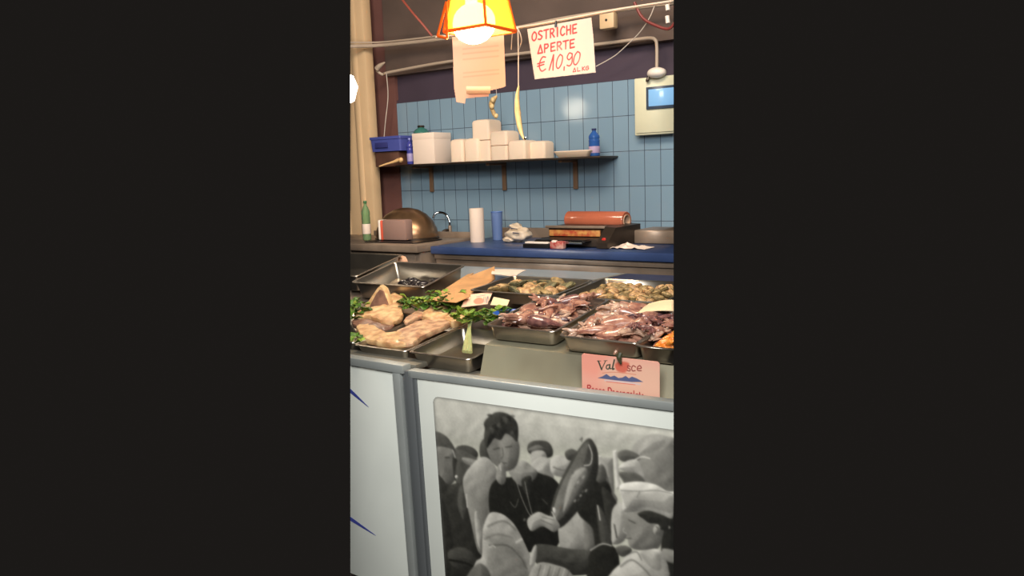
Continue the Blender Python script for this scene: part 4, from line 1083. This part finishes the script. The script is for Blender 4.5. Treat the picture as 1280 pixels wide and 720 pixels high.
# ------------------------------------------------------------------ boards, papers and cards on the display
def sheet_px(name, label, cat, corners, th, m, bow=0, n=8, group=None, parent=None):
    """corners: four world points a b c d going round"""
    a, b_, c_, d_ = [Vector(p_) for p_ in corners]; nn = (b_-a).cross(d_-a).normalized()
    if nn.z < 0: nn = -nn
    g = [[a.lerp(b_, i/n).lerp(d_.lerp(c_, i/n), j/n)+nn*(bow*math.sin(math.pi*j/n)+bow*.4*math.sin(math.pi*i/n)) for j in range(n+1)] for i in range(n+1)]
    b = nb(); solid_sheet(b, g, th); o = obj(name, b, m, parent)
    return tag(o, label, cat, group) if label and not parent else o
t = thing('cardboard_box', 'open tan cardboard box folded into a V, between the deep tray and the oysters', 'box', rimpt(560, 372, 2.5, -.53, .1))
c1 = at(537, 373, 2.5); c2 = at(590, 342, 3.0); c3 = at(606, 335, 3.02); c4 = at(562, 372, 2.52)
def quad_part(nm, cs, th, m, lab=None):
    a, b_, c_, d_ = cs; n = 6
    g = [[a.lerp(b_, i/n).lerp(d_.lerp(c_, i/n), j/n) for j in range(n+1)] for i in range(n+1)]
    b = nb(); solid_sheet(b, g, th); return wobj(nm, b, m, t, False, lab)
def px_poly(nm, pts, th, m):
    b = nb(); P = [at(*p_) for p_ in pts]; n_ = (P[1]-P[0]).cross(P[2]-P[0]).normalized()
    loft(b, [P, [p_+n_*th for p_ in P]]); return wobj(nm, b, m, t, False)
px_poly('left_flap', [(536, 374, 2.44), (584, 343, 2.84), (592, 341, 2.86), (575, 358, 2.66), (556, 372, 2.45)], .003, KRAFT)
px_poly('side_flap', [(560, 367, 2.48), (584, 346, 2.80), (618, 333, 2.84), (618.5, 349, 2.80), (586, 369, 2.46)], .003, KRAFT)
px_poly('bottom_flap', [(536, 375, 2.40), (569, 362, 2.47), (588, 370, 2.44), (570, 378, 2.36)], .003, KRAFT)
sheet_px('paper_sheet', 'pale pink paper lying on the back plate beyond the oyster tray', 'paper', [at(616, 337, 3.08), at(658, 338, 3.02), at(643, 346.5, 2.86), at(614, 343, 2.64)], .002, PAPER, .004)
sheet_px('paper_sheet', 'cream paper sheet covering the back of the rightmost tray', 'paper', [rimpt(797, 392, 2.3, -.455, .12), rimpt(812, 380, 2.4, -.44, .12), rimpt(850, 376, 2.42, -.43, .12), rimpt(850, 390, 2.3, -.45, .12)], .002, KRAFT_PALE, .006)
b = nb(); q = at(500, 329, 2.95)
lump(b, q, (.05, .02, .04), .15, 1.5, 3, seed=3); tag(obj('paper_bag', b, mat('pinkish_tan_paper', (206, 160, 130), .8)), 'small pinkish tan paper bag tip behind the deep steel tray', 'paper bag')
# navy board on the back plate at the right
q = [at(736, 353, 2.95), at(778, 343, 3.28), at(852, 343, 3.28), at(852, 356, 2.95)]
for i_ in range(4): q[i_] = Vector((q[i_].x, q[i_].y, EYE.z-.452))
q = [atz(*p_, EYE.z-.478) for p_ in ((740, 352), (784, 342), (856, 345), (856, 357))]
t = thing('cutting_board', 'dark navy board with a pale edge on the back plate behind the clams', 'cutting board', q[0])
b = nb(); loft(b, [[p_+Vector((0, 0, z_)) for p_ in q] for z_ in (-.012, 0)]); wobj('board', b, NAVY, t, False)
b = nb(); loft(b, [[p_+Vector((0, 0, z_)) for p_ in (q[0]+Vector((-.022, 0, 0)), q[1]+Vector((-.022, 0, 0)), q[1]-Vector((.001, 0, 0)), q[0]-Vector((.001, 0, 0)))] for z_ in (-.012, .001)]); wobj('edge_strip', b, STEEL_DULL, t, False)
# blue dish
b = nb(); q = rimpt(640, 391, 2.4, -.50, .12)
lathe(b, [(.03, 0), (.055, .004), (.068, .02), (.07, .022), (.066, .022), (.05, .008)], c=(q.x, q.y, q.z-.02), seg=32)
tag(obj('blue_dish', b, mat('blue_dish_plastic', (42, 88, 176), .35)), 'small blue dish peeking out beside the leftmost squid tray', 'dish')
# price card
pc = [rimpt(579, 383.5, 2.4, -.505, .35), rimpt(612, 379.5, 2.4, -.505, .35), rimpt(615, 365.5, 2.4, -.505, .35), rimpt(584, 368.5, 2.4, -.505, .35)]
t = thing('price_card', 'pink price card with red and grey print in front of the cardboard', 'price card', pc[0])
U_ = pc[1]-pc[0]; V_ = pc[0]-pc[3]; V_ = V_-U_.normalized()*V_.dot(U_.normalized())
cv = Canvas(pc[3], U_, V_, U_.length, V_.length, .0012, (236, 196, 170))
cv.fill([(592, 376), (598, 372), (604, 374), (603, 379), (595, 380)], (222, 120, 96), soft=.006, a=.8); cv.line([(596, 371), (606, 369)], .0022, (120, 120, 128), soft=.003)
for k in range(4): cv.line([(605+k*2, 371), (604+k*2, 378)], .0009, (90, 80, 84))
cv.line([(582, 381), (586, 371)], .0009, (180, 120, 100)); cv.line([(610, 370), (608, 379)], .0012, (60, 90, 120))
o = cv.build('card_face', PRINT, None, th=.002); o.parent = t; o.matrix_parent_inverse = Matrix.Translation(t.location).inverted()
sheet_px('paper_card', 'small blank beige card right of the pink price card', 'card', [rimpt(613, 381, 2.42, -.50, .25), rimpt(634, 382, 2.42, -.50, .25), rimpt(637, 375, 2.42, -.50, .25), rimpt(617, 371, 2.42, -.50, .25)], .002, KRAFT_PALE)
# pink label card below the trays
zc = lambda px, py: at(px, py, 1.99)
A_ = zc(727, 441.5); B_ = zc(824, 448.5)
U_ = (B_-A_); U_ = Vector((U_.x, 0.0, 0)).normalized()
t = thing('label_card', 'pink fish label card with a blue mountain logo leaning below the squid trays', 'sign', (A_.x+.12, 1.99, A_.z-.13))
hV = Vector((0, -.02, -1)).normalized()
cv = Canvas(A_+Vector((0, 0, .0)), U_, hV, (B_-A_).x*1.005, .142, .0008, (232, 166, 148))
cv.fill([(722, 435), (760, 440), (752, 470), (724, 462)], (238, 150, 130), soft=.03, a=.6); cv.fill([(760, 455), (824, 458), (826, 500), (760, 490)], (226, 184, 158), soft=.04, a=.7)
def cy(x): return (x-748)*.07
def stroke(pts, w_, c_): cv.line([(x, y+cy(x)) for x, y in pts], w_, c_, soft=.0012)
DG = (52, 62, 50)
stroke([(748, 451.5), (752, 461.5)], .0024, DG); stroke([(752, 461.5), (757, 450.5)], .0012, DG); stroke([(746.5, 451.3), (751, 451)], .0008, DG); stroke([(755, 450.5), (759, 450)], .0008, DG)
stroke([(762, 455), (758.6, 456), (758, 459.8), (761, 460), (762.4, 454.5), (762.3, 459.5), (764, 459.6)], .0016, DG)
stroke([(768, 448.5), (765.6, 459.5), (767.5, 459.6)], .0022, DG)
cv.fill([(769, 455), (776, 452), (786, 454), (785, 461), (780, 466), (771, 463)], (206, 92, 72), soft=.006, a=.85)
RB = (148, 66, 62)
stroke([(788, 455.5), (785, 454.5), (784.6, 457), (787.6, 458.6), (787, 461), (783.8, 460.4)], .0015, RB)
stroke([(794.5, 455.5), (791.5, 454), (789.6, 457), (790.6, 460.6), (794, 460)], .0015, RB)
stroke([(796.6, 457.5), (801.6, 456.4), (799.8, 453.4), (797, 455.6), (797, 459.4), (801.5, 459.6)], .0015, RB)
stroke([(753, 466), (765, 464), (778, 464), (795, 465)], .0009, (214, 130, 106))
cv.fill([(747, 472.5), (753, 470.5), (758, 467.5), (763, 471), (768, 469.5), (773, 472.5), (778, 472), (782, 469.8), (786, 472.8), (790, 470.8), (796, 473), (804, 477.5), (790, 477.5), (770, 475.5)], (84, 92, 130), soft=.0012, smooth=False)
cv.line([(756, 475.5), (780, 477.5), (800, 480.5)], .0016, (206, 190, 196), soft=.003); cv.line([(758, 477), (780, 479.5), (794, 481)], .0008, (214, 90, 80), soft=.001)
# lower line of words: Pesce Decongelato (its foot is hidden by the rail)
RT = (176, 50, 56)
GL = {'P': [[(0, 1), (0, 0), (.7, 0), (1, .2), (.7, .5), (0, .5)]], 'D': [[(0, 0), (0, 1), (.6, 1), (1, .7), (1, .3), (.6, 0), (0, 0)]],
      'e': [[(.05, .68), (.9, .66), (.6, .42), (.2, .45), (0, .7), (.2, 1), (.85, .95)]], 's': [[(.85, .48), (.3, .42), (.1, .6), (.8, .8), (.6, 1), (.05, .94)]],
      'c': [[(.9, .5), (.4, .42), (0, .7), (.4, 1), (.9, .92)]], 'o': [[(.5, .42), (0, .7), (.5, 1), (1, .7), (.5, .42)]], 'n': [[(0, .42), (0, 1)], [(0, .6), (.5, .42), (.9, .6), (.9, 1)]],
      'g': [[(.9, .45), (.3, .42), (0, .7), (.4, .98), (.9, .9)], [(.9, .42), (.9, 1.2), (.3, 1.3)]], 'l': [[(.3, -.02), (.3, 1)]], 'a': [[(.1, .5), (.6, .42), (.85, .6), (.85, 1)], [(.85, .68), (.2, .7), (.1, .95), (.8, .95)]], 't': [[(.4, .12), (.4, .9), (.8, 1)], [(.0, .42), (.85, .42)]]}
x = 734.5
for ch in 'Pesce Decongelato':
    wch = 4.9 if ch in 'PD' else 2.4 if ch in 'lt' else 4.1
    if ch == ' ': x += 3; continue
    for st in GL[ch]: cv.line([(x+a*(wch-1.0), 481.5+b_*7.5+(x-734)*.125) for a, b_ in st], .0014 if ch not in 'PD' else .0018, RT, soft=.001, smooth=False)
    x += wch+.3
outl = [(727.0, 441.5)]
o = cv.build('card_face', PRINT, None, th=.002)
bmx = bmesh.new(); bmx.from_mesh(o.data); wc = cv.w; rc2 = .009; P00 = cv.P0
def corner(v):
    a, c2_ = (v.co-P00).dot(cv.U), (v.co-P00).dot(cv.V)
    for cx_ in (rc2, wc-rc2):
        if c2_ < rc2 and ((cx_ == rc2 and a < rc2) or (cx_ != rc2 and a > wc-rc2)) and math.hypot(a-cx_, c2_-rc2) > rc2+.0004: return True
    return False
bmesh.ops.delete(bmx, geom=[v for v in bmx.verts if corner(v)], context='VERTS'); bmx.to_mesh(o.data); bmx.free()
o.parent = t; o.matrix_parent_inverse = Matrix.Translation(t.location).inverted()
b = nb(); q = at(776, 447, 1.982); tube(b, [q+Vector((0, 0, .014)), q+Vector((-.003, -.004, 0)), q+Vector((.002, -.002, -.018))], [.007, .008, .002], 8); wobj('clip', b, mat('dark_olive_metal', (60, 62, 40), .5), t, label='dark clip')

# ------------------------------------------------------------------ hanging signs, lamp, garlic
YS = 2.6
pA, pB, pD = at(659, 36.5, YS), at(739, 22, YS), at(668.5, 99, YS)
t = thing('paper_sign', 'handwritten white oyster price sign hanging from the wire', 'sign', at(700, 28, YS))
U_ = Vector((1, 0, at(739, 22, YS).z-0)); U_ = (pB-pA).normalized(); V_ = (pD-pA); V_ = (V_-U_*V_.dot(U_)).normalized()
cv = Canvas(pA-V_*.01-U_*.01, U_, V_, .32, .25, .0009, (192, 180, 174))
REDI = (186, 44, 54)
def glyph(ch, x, y, w_, h_, sl=-.19, wd=.0022, it=.0, c_=REDI):
    S = {'O': [[(.5, 0), (.08, .3), (.05, .75), (.45, 1), (.9, .75), (.9, .25), (.5, 0)]], '0': [[(.6, 0), (.2, .3), (.05, .8), (.35, 1), (.8, .7), (.95, .2), (.6, 0)]],
         'S': [[(.9, .08), (.4, .02), (.12, .25), (.5, .48), (.88, .7), (.55, .97), (.08, .92)]], 'T': [[(0, .03), (1, .0)], [(.5, .02), (.48, 1)]],
         'R': [[(.12, 1), (.1, 0), (.7, .02), (.88, .25), (.6, .5), (.12, .52)], [(.4, .52), (.95, 1)]], 'I': [[(.5, 0), (.5, 1)]],
         'C': [[(.92, .12), (.5, 0), (.1, .35), (.12, .8), (.5, 1), (.92, .85)]], 'H': [[(.1, 0), (.1, 1)], [(.9, 0), (.9, 1)], [(.1, .5), (.9, .48)]],
         'E': [[(.9, .0), (.12, .03), (.12, 1), (.92, .97)], [(.12, .5), (.75, .48)]], 'A': [[(.05, 1), (.55, 0), (.95, 1), (.05, 1)]], 'P': [[(.12, 1), (.12, 0), (.75, .05), (.85, .3), (.6, .5), (.12, .54)]],
         'L': [[(.1, 0), (.1, 1), (.9, 1)]], 'K': [[(.1, 0), (.1, 1)], [(.85, 0), (.12, .5), (.9, 1)]], 'G': [[(.9, .12), (.5, 0), (.1, .35), (.12, .8), (.5, 1), (.9, .8), (.9, .5), (.5, .5)]],
         '1': [[(0, .95), (.85, 0), (.72, 1)]], '9': [[(.85, .1), (.45, 0), (.12, .3), (.4, .52), (.85, .3), (.88, .1), (.85, .75), (.5, 1), (.1, .92)]],
         ',': [[(.6, 0), (.5, 1)]], '€': [[(.95, .05), (.6, .0), (.28, .3), (.22, .7), (.5, 1), (.95, .9)], [(0, .42), (.8, .36)], [(0, .6), (.75, .54)]]}
    for st in S[ch]:
        cv.line([(x+(a+it*(1-b_))*w_, y+b_*h_+a*w_*sl) for a, b_ in st], wd*1.25, c_, soft=.0014, smooth=ch in 'OSC09G€')
for i_, ch in enumerate('OSTRICHE'):
    x = 665+i_*7.45-(1.8 if i_ > 4 else 0); glyph(ch, x, 40.5-(x-665)*.185, 5.8 if ch != 'I' else 4, 10.8, wd=.0023)
for i_, ch in enumerate('APERTE'):
    x = 672+i_*8.0; glyph(ch, x, 57-(x-672)*.17, 6.4, 10, wd=.0023)
glyph('€', 672, 72.5, 10.5, 17.5, wd=.0020); glyph('1', 686.5, 69.5, 6.5, 19, wd=.0022); glyph('0', 695, 69, 8.6, 17, wd=.0019); glyph(',', 703.5, 84, 3, 4, wd=.002)
glyph('9', 708, 67, 8.2, 16, wd=.0019); glyph('0', 716.5, 65.5, 9, 16, wd=.0019)
for ch, x in zip('AL KG', (716, 721.5, 0, 727.5, 732)):
    if ch != ' ': glyph(ch, x, 85.4-(x-716)*.14, 4, 4.6, wd=.0013)
for k, (x, y) in enumerate(((684, 92), (700, 60), (730, 76))): cv.ell(x, y, 8, 5, (216, 180, 170), soft=.02, a=.4)
o = cv.build('sign_sheet', PRINT, None, outline=[(659, 36.5), (739, 22), (741.5, 45), (744.5, 90.5), (668.5, 99), (664, 70)], th=.0012)
o.parent = t; o.matrix_parent_inverse = Matrix.Translation(t.location).inverted()
b = nb(); q = at(695, 31, YS-.004); tube(b, [q+Vector((0, 0, .014)), q+Vector((0, -.003, -.008))], .004, 8, 1); wobj('clip', b, BLACK, t)

# wire/rail from which signs and garlic hang
pipe('hanging_rail', [at(545, 47, YS+.015), at(600, 41, YS+.015), at(660, 33, YS+.015), at(720, 22, YS+.015), at(780, 11, YS+.015), at(846, 1, YS+.015)], .005, PIPE, 'thin metal rail from the orange lamp to the top right, carrying the paper signs', 'rail')

t = thing('paper_sign', 'pink blank paper sheet hanging right under the orange lamp', 'sign', at(598, 40, 2.64))
t['label'] = 'pinkish paper sheet hanging right under the orange lamp'
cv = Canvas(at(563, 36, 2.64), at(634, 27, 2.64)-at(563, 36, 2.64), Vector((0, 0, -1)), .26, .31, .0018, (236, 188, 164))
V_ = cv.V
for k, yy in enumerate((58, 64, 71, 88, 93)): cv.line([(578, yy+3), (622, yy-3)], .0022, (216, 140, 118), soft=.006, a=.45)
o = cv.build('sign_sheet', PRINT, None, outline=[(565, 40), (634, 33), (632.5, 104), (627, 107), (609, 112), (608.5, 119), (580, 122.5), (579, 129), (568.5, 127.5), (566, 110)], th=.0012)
o.parent = t; o.matrix_parent_inverse = Matrix.Translation(t.location).inverted()
b = nb(); solid_sheet(b, [[at(583+30*i/4, 108+2*i/4+9*j/3-(2*i/4), 2.632-.006*math.sin(math.pi*j/3)) for j in range(4)] for i in range(5)], .0008); wobj('folded_flap', b, mat('pale_orange_paper', (244, 196, 160), .8), t)

# orange lamp
YL = 2.2
ql = at(591, 34, YL)
t = thing('hanging_lamp', 'glowing orange lantern lamp hanging at the top of the stall', 'lamp', ql)
OR_GLASS = mat('glowing_orange_glass', (255, 214, 120), .1, trans=.7, ior=1.02, emis=.8, ecol=(255, 120, 16))
xl0, xr0, zb = at(551, 47, YL).x-ql.x, at(634, 34, YL).x-ql.x, at(595, 40, YL).z-ql.z
hw = (xr0-xl0)/2*.60; cx_ = at(600, 34, YL).x-ql.x; Hs = .2; tw = hw*.62
def sq_(r_, z_, cx=cx_): return [(cx-r_, -r_, z_), (cx+r_, -r_, z_), (cx+r_, r_, z_), (cx-r_, r_, z_)]
b = nb(); loft(b, [sq_(hw, zb), sq_(tw, zb+Hs), sq_(tw-.004, zb+Hs-.002), sq_(hw-.004, zb+.001), sq_(hw, zb)], cap0=False, cap1=False); obj('lamp_shade', b, OR_GLASS, t, smooth=False)
OR_MET = mat('orange_metal', (206, 92, 30), .4, .4, emis=.35, ecol=(255, 90, 10))
b = nb()
lo_, hi_ = sq_(hw+.002, zb), sq_(tw+.002, zb+Hs)
for i_ in range(4):
    tube(b, [lo_[i_], hi_[i_]], .005, 6, 1, sm=False); tube(b, [lo_[i_], lo_[(i_+1) % 4]], .006, 6, 1, sm=False); tube(b, [hi_[i_], hi_[(i_+1) % 4]], .005, 6, 1, sm=False)
obj('lamp_frame', b, OR_MET, t, smooth=False)
b = nb(); lump(b, (at(596, 28, YL).x-ql.x, -hw*.2, at(596, 30, YL).z-ql.z), (.078, .055, .066), 0); lathe(b, [(.02, .045), (.02, .1), (.012, .12)], c=(at(594, 30, YL).x-ql.x, -hw*.2, 0), seg=16)
obj('bulb', b, mat('lit_bulb', (255, 246, 224), .4, emis=40, ecol=(255, 222, 160)), t)
b = nb(); tube(b, [(cx_, 0, zb+Hs), (cx_, 0, 3.449-ql.z)], .006, 8, 1, sm=False); lathe(b, [(tw*1.05, zb+Hs), (tw*.9, zb+Hs+.015), (.02, zb+Hs+.03)], c=(cx_, 0, 0), seg=20); obj('lamp_cord', b, DARKMETAL, t)
b = nb(); s0 = at(547, 45, YL-.1)-ql; s1 = at(558, 2, YL-.1)-ql; s2_ = at(559, 48, YL-.1)-ql
tube(b, [s0, s1], .0045, 6, 1, sm=False); tube(b, [s1, s2_], .0045, 6, 1, sm=False); tube(b, [s0, s2_], .0045, 6, 1, sm=False); obj('side_bracket', b, OR_MET, t, smooth=False)
bl = point_light('lamp_glow', (ql.x, YL-.0, ql.z+zb-.05), 3.5, (1.0, .60, .32), .06)
bl.parent = t; bl.location = (cx_, 0, zb-.06)
# left lamp at the column
qb = Vector((-3.18, 3.2, EYE.z+.51)); qb = EYE+Vector((-3.19, 3.06, .47))
t = thing('hanging_bulb', 'bright white bulb glowing in front of the cream column', 'lamp', qb)
b = nb(); lathe(b, [(.01, -.11), (.045, -.1), (.098, -.07), (.12, 0), (.1, .055), (.05, .082), (.02, .09)], seg=28); obj('bulb', b, mat('white_lit_bulb', (255, 248, 236), .4, emis=14, ecol=(255, 240, 215)), t)
b = nb(); lathe(b, [(.021, .088), (.022, .092), (.022, .14), (.008, .15), (.004, .16), (.004, 3.449-qb.z)], seg=16); obj('socket', b, WHITE, t)
pb = point_light('bulb_glow', (0, 0, 0), 14, (1.0, .82, .62), .055); pb.parent = t; pb.location = (0, -.0, 0)

# hanging things by the shelf
pipe('string', [at(647.5, 36, 2.612), at(648, 70, 2.62), at(648, 110, 2.62)], .0025, CABLE, 'thin string from which the long pale corn husk hangs', 'string')
pipe('string', [at(639, 62, 2.64), at(641, 40, 2.62), at(647, 36, 2.61), at(652, 50, 2.62), at(648, 64, 2.64)], .002, CABLE, 'loop of thin wire beside the orange lamp, above the corn husk', 'wire')
t = thing('corn_husk', 'long slender pale husk hanging on a string above the foam boxes', 'husk', at(648, 109, 2.62))
b = nb(); tube(b, [at(648.5, 107, 2.62), at(646.5, 122, 2.62), at(647, 140, 2.62), at(650, 160, 2.62), at(653, 170, 2.62), at(656, 175, 2.62)], [.003, .009, .013, .011, .006, .002], 10, 6, flat=.9); wobj('husk_body', b, GARLIC, t)
b = nb(); tube(b, [at(656, 174, 2.61), at(658, 171, 2.61)], [.005, .006, .002], 8, 3); wobj('metal_tip', b, CHROME, t)
t = thing('garlic_braid', 'small curled yellowish garlic braid hanging above the tallest foam stack', 'garlic', at(615, 120, 4.0))
b = nb(); tube(b, [at(621, 120, 4.0), at(616, 126, 4.0), at(614.5, 134, 4.0), at(617, 141, 4.0), at(620, 148, 4.0)], [.006, .017, .018, .012, .013, .004], 10, 6); wobj('braid', b, mat('dull_garlic', (196, 164, 112), .6, var=.25, vscale=40), t)
for px, py in ((616, 125), (615, 133), (620, 145)):
    b = nb(); lump(b, at(px, py, 3.985), (.014, .012, .015), .15); wobj('clove', b, GARLIC, t)
pipe('string', [at(612, 72, 4.22), at(619, 104, 4.1), at(621, 120, 4.0)], .002, CABLE, 'short string holding the garlic braid', 'string')

# ------------------------------------------------------------------ extent of the modelled stall: nothing was recorded beyond these two upright sides
bpy.context.view_layer.update()
nl = (rt*F-fw*(438-640)).normalized(); nr = -(rt*F-fw*(842-640)).normalized()
def trim(o):
    if o.type != 'MESH': return
    M = o.matrix_world.copy(); pts = [M @ Vector(c_) for c_ in o.bound_box]
    for n_ in (nl, nr):
        ds = [(p_-EYE).dot(n_) for p_ in pts]
        if max(ds) <= 0: bpy.data.objects.remove(o); return
    if all((p_-EYE).dot(n_) >= 0 for n_ in (nl, nr) for p_ in pts): return
    Mi = M.inverted(); n3 = M.to_3x3().transposed()
    me = o.data.copy(); o.data = me; b = bmesh.new(); b.from_mesh(me)
    for n_ in (nl, nr):
        co = Mi @ EYE; nn = (n3 @ n_).normalized()
        r_ = bmesh.ops.bisect_plane(b, geom=b.verts[:]+b.edges[:]+b.faces[:], dist=1e-6, plane_co=co, plane_no=nn, clear_inner=True)
        es = [e_ for e_ in r_['geom_cut'] if isinstance(e_, bmesh.types.BMEdge)]
        if es and not o.modifiers:
            try: bmesh.ops.edgenet_fill(b, edges=es)
            except Exception: pass
    if not b.faces: b.free(); bpy.data.objects.remove(o); return
    b.to_mesh(me); b.free()
for o in list(bpy.data.objects): trim(o)
for _ in range(2):
    for o in list(bpy.data.objects):
        if o.type == 'EMPTY' and not o.children: bpy.data.objects.remove(o)
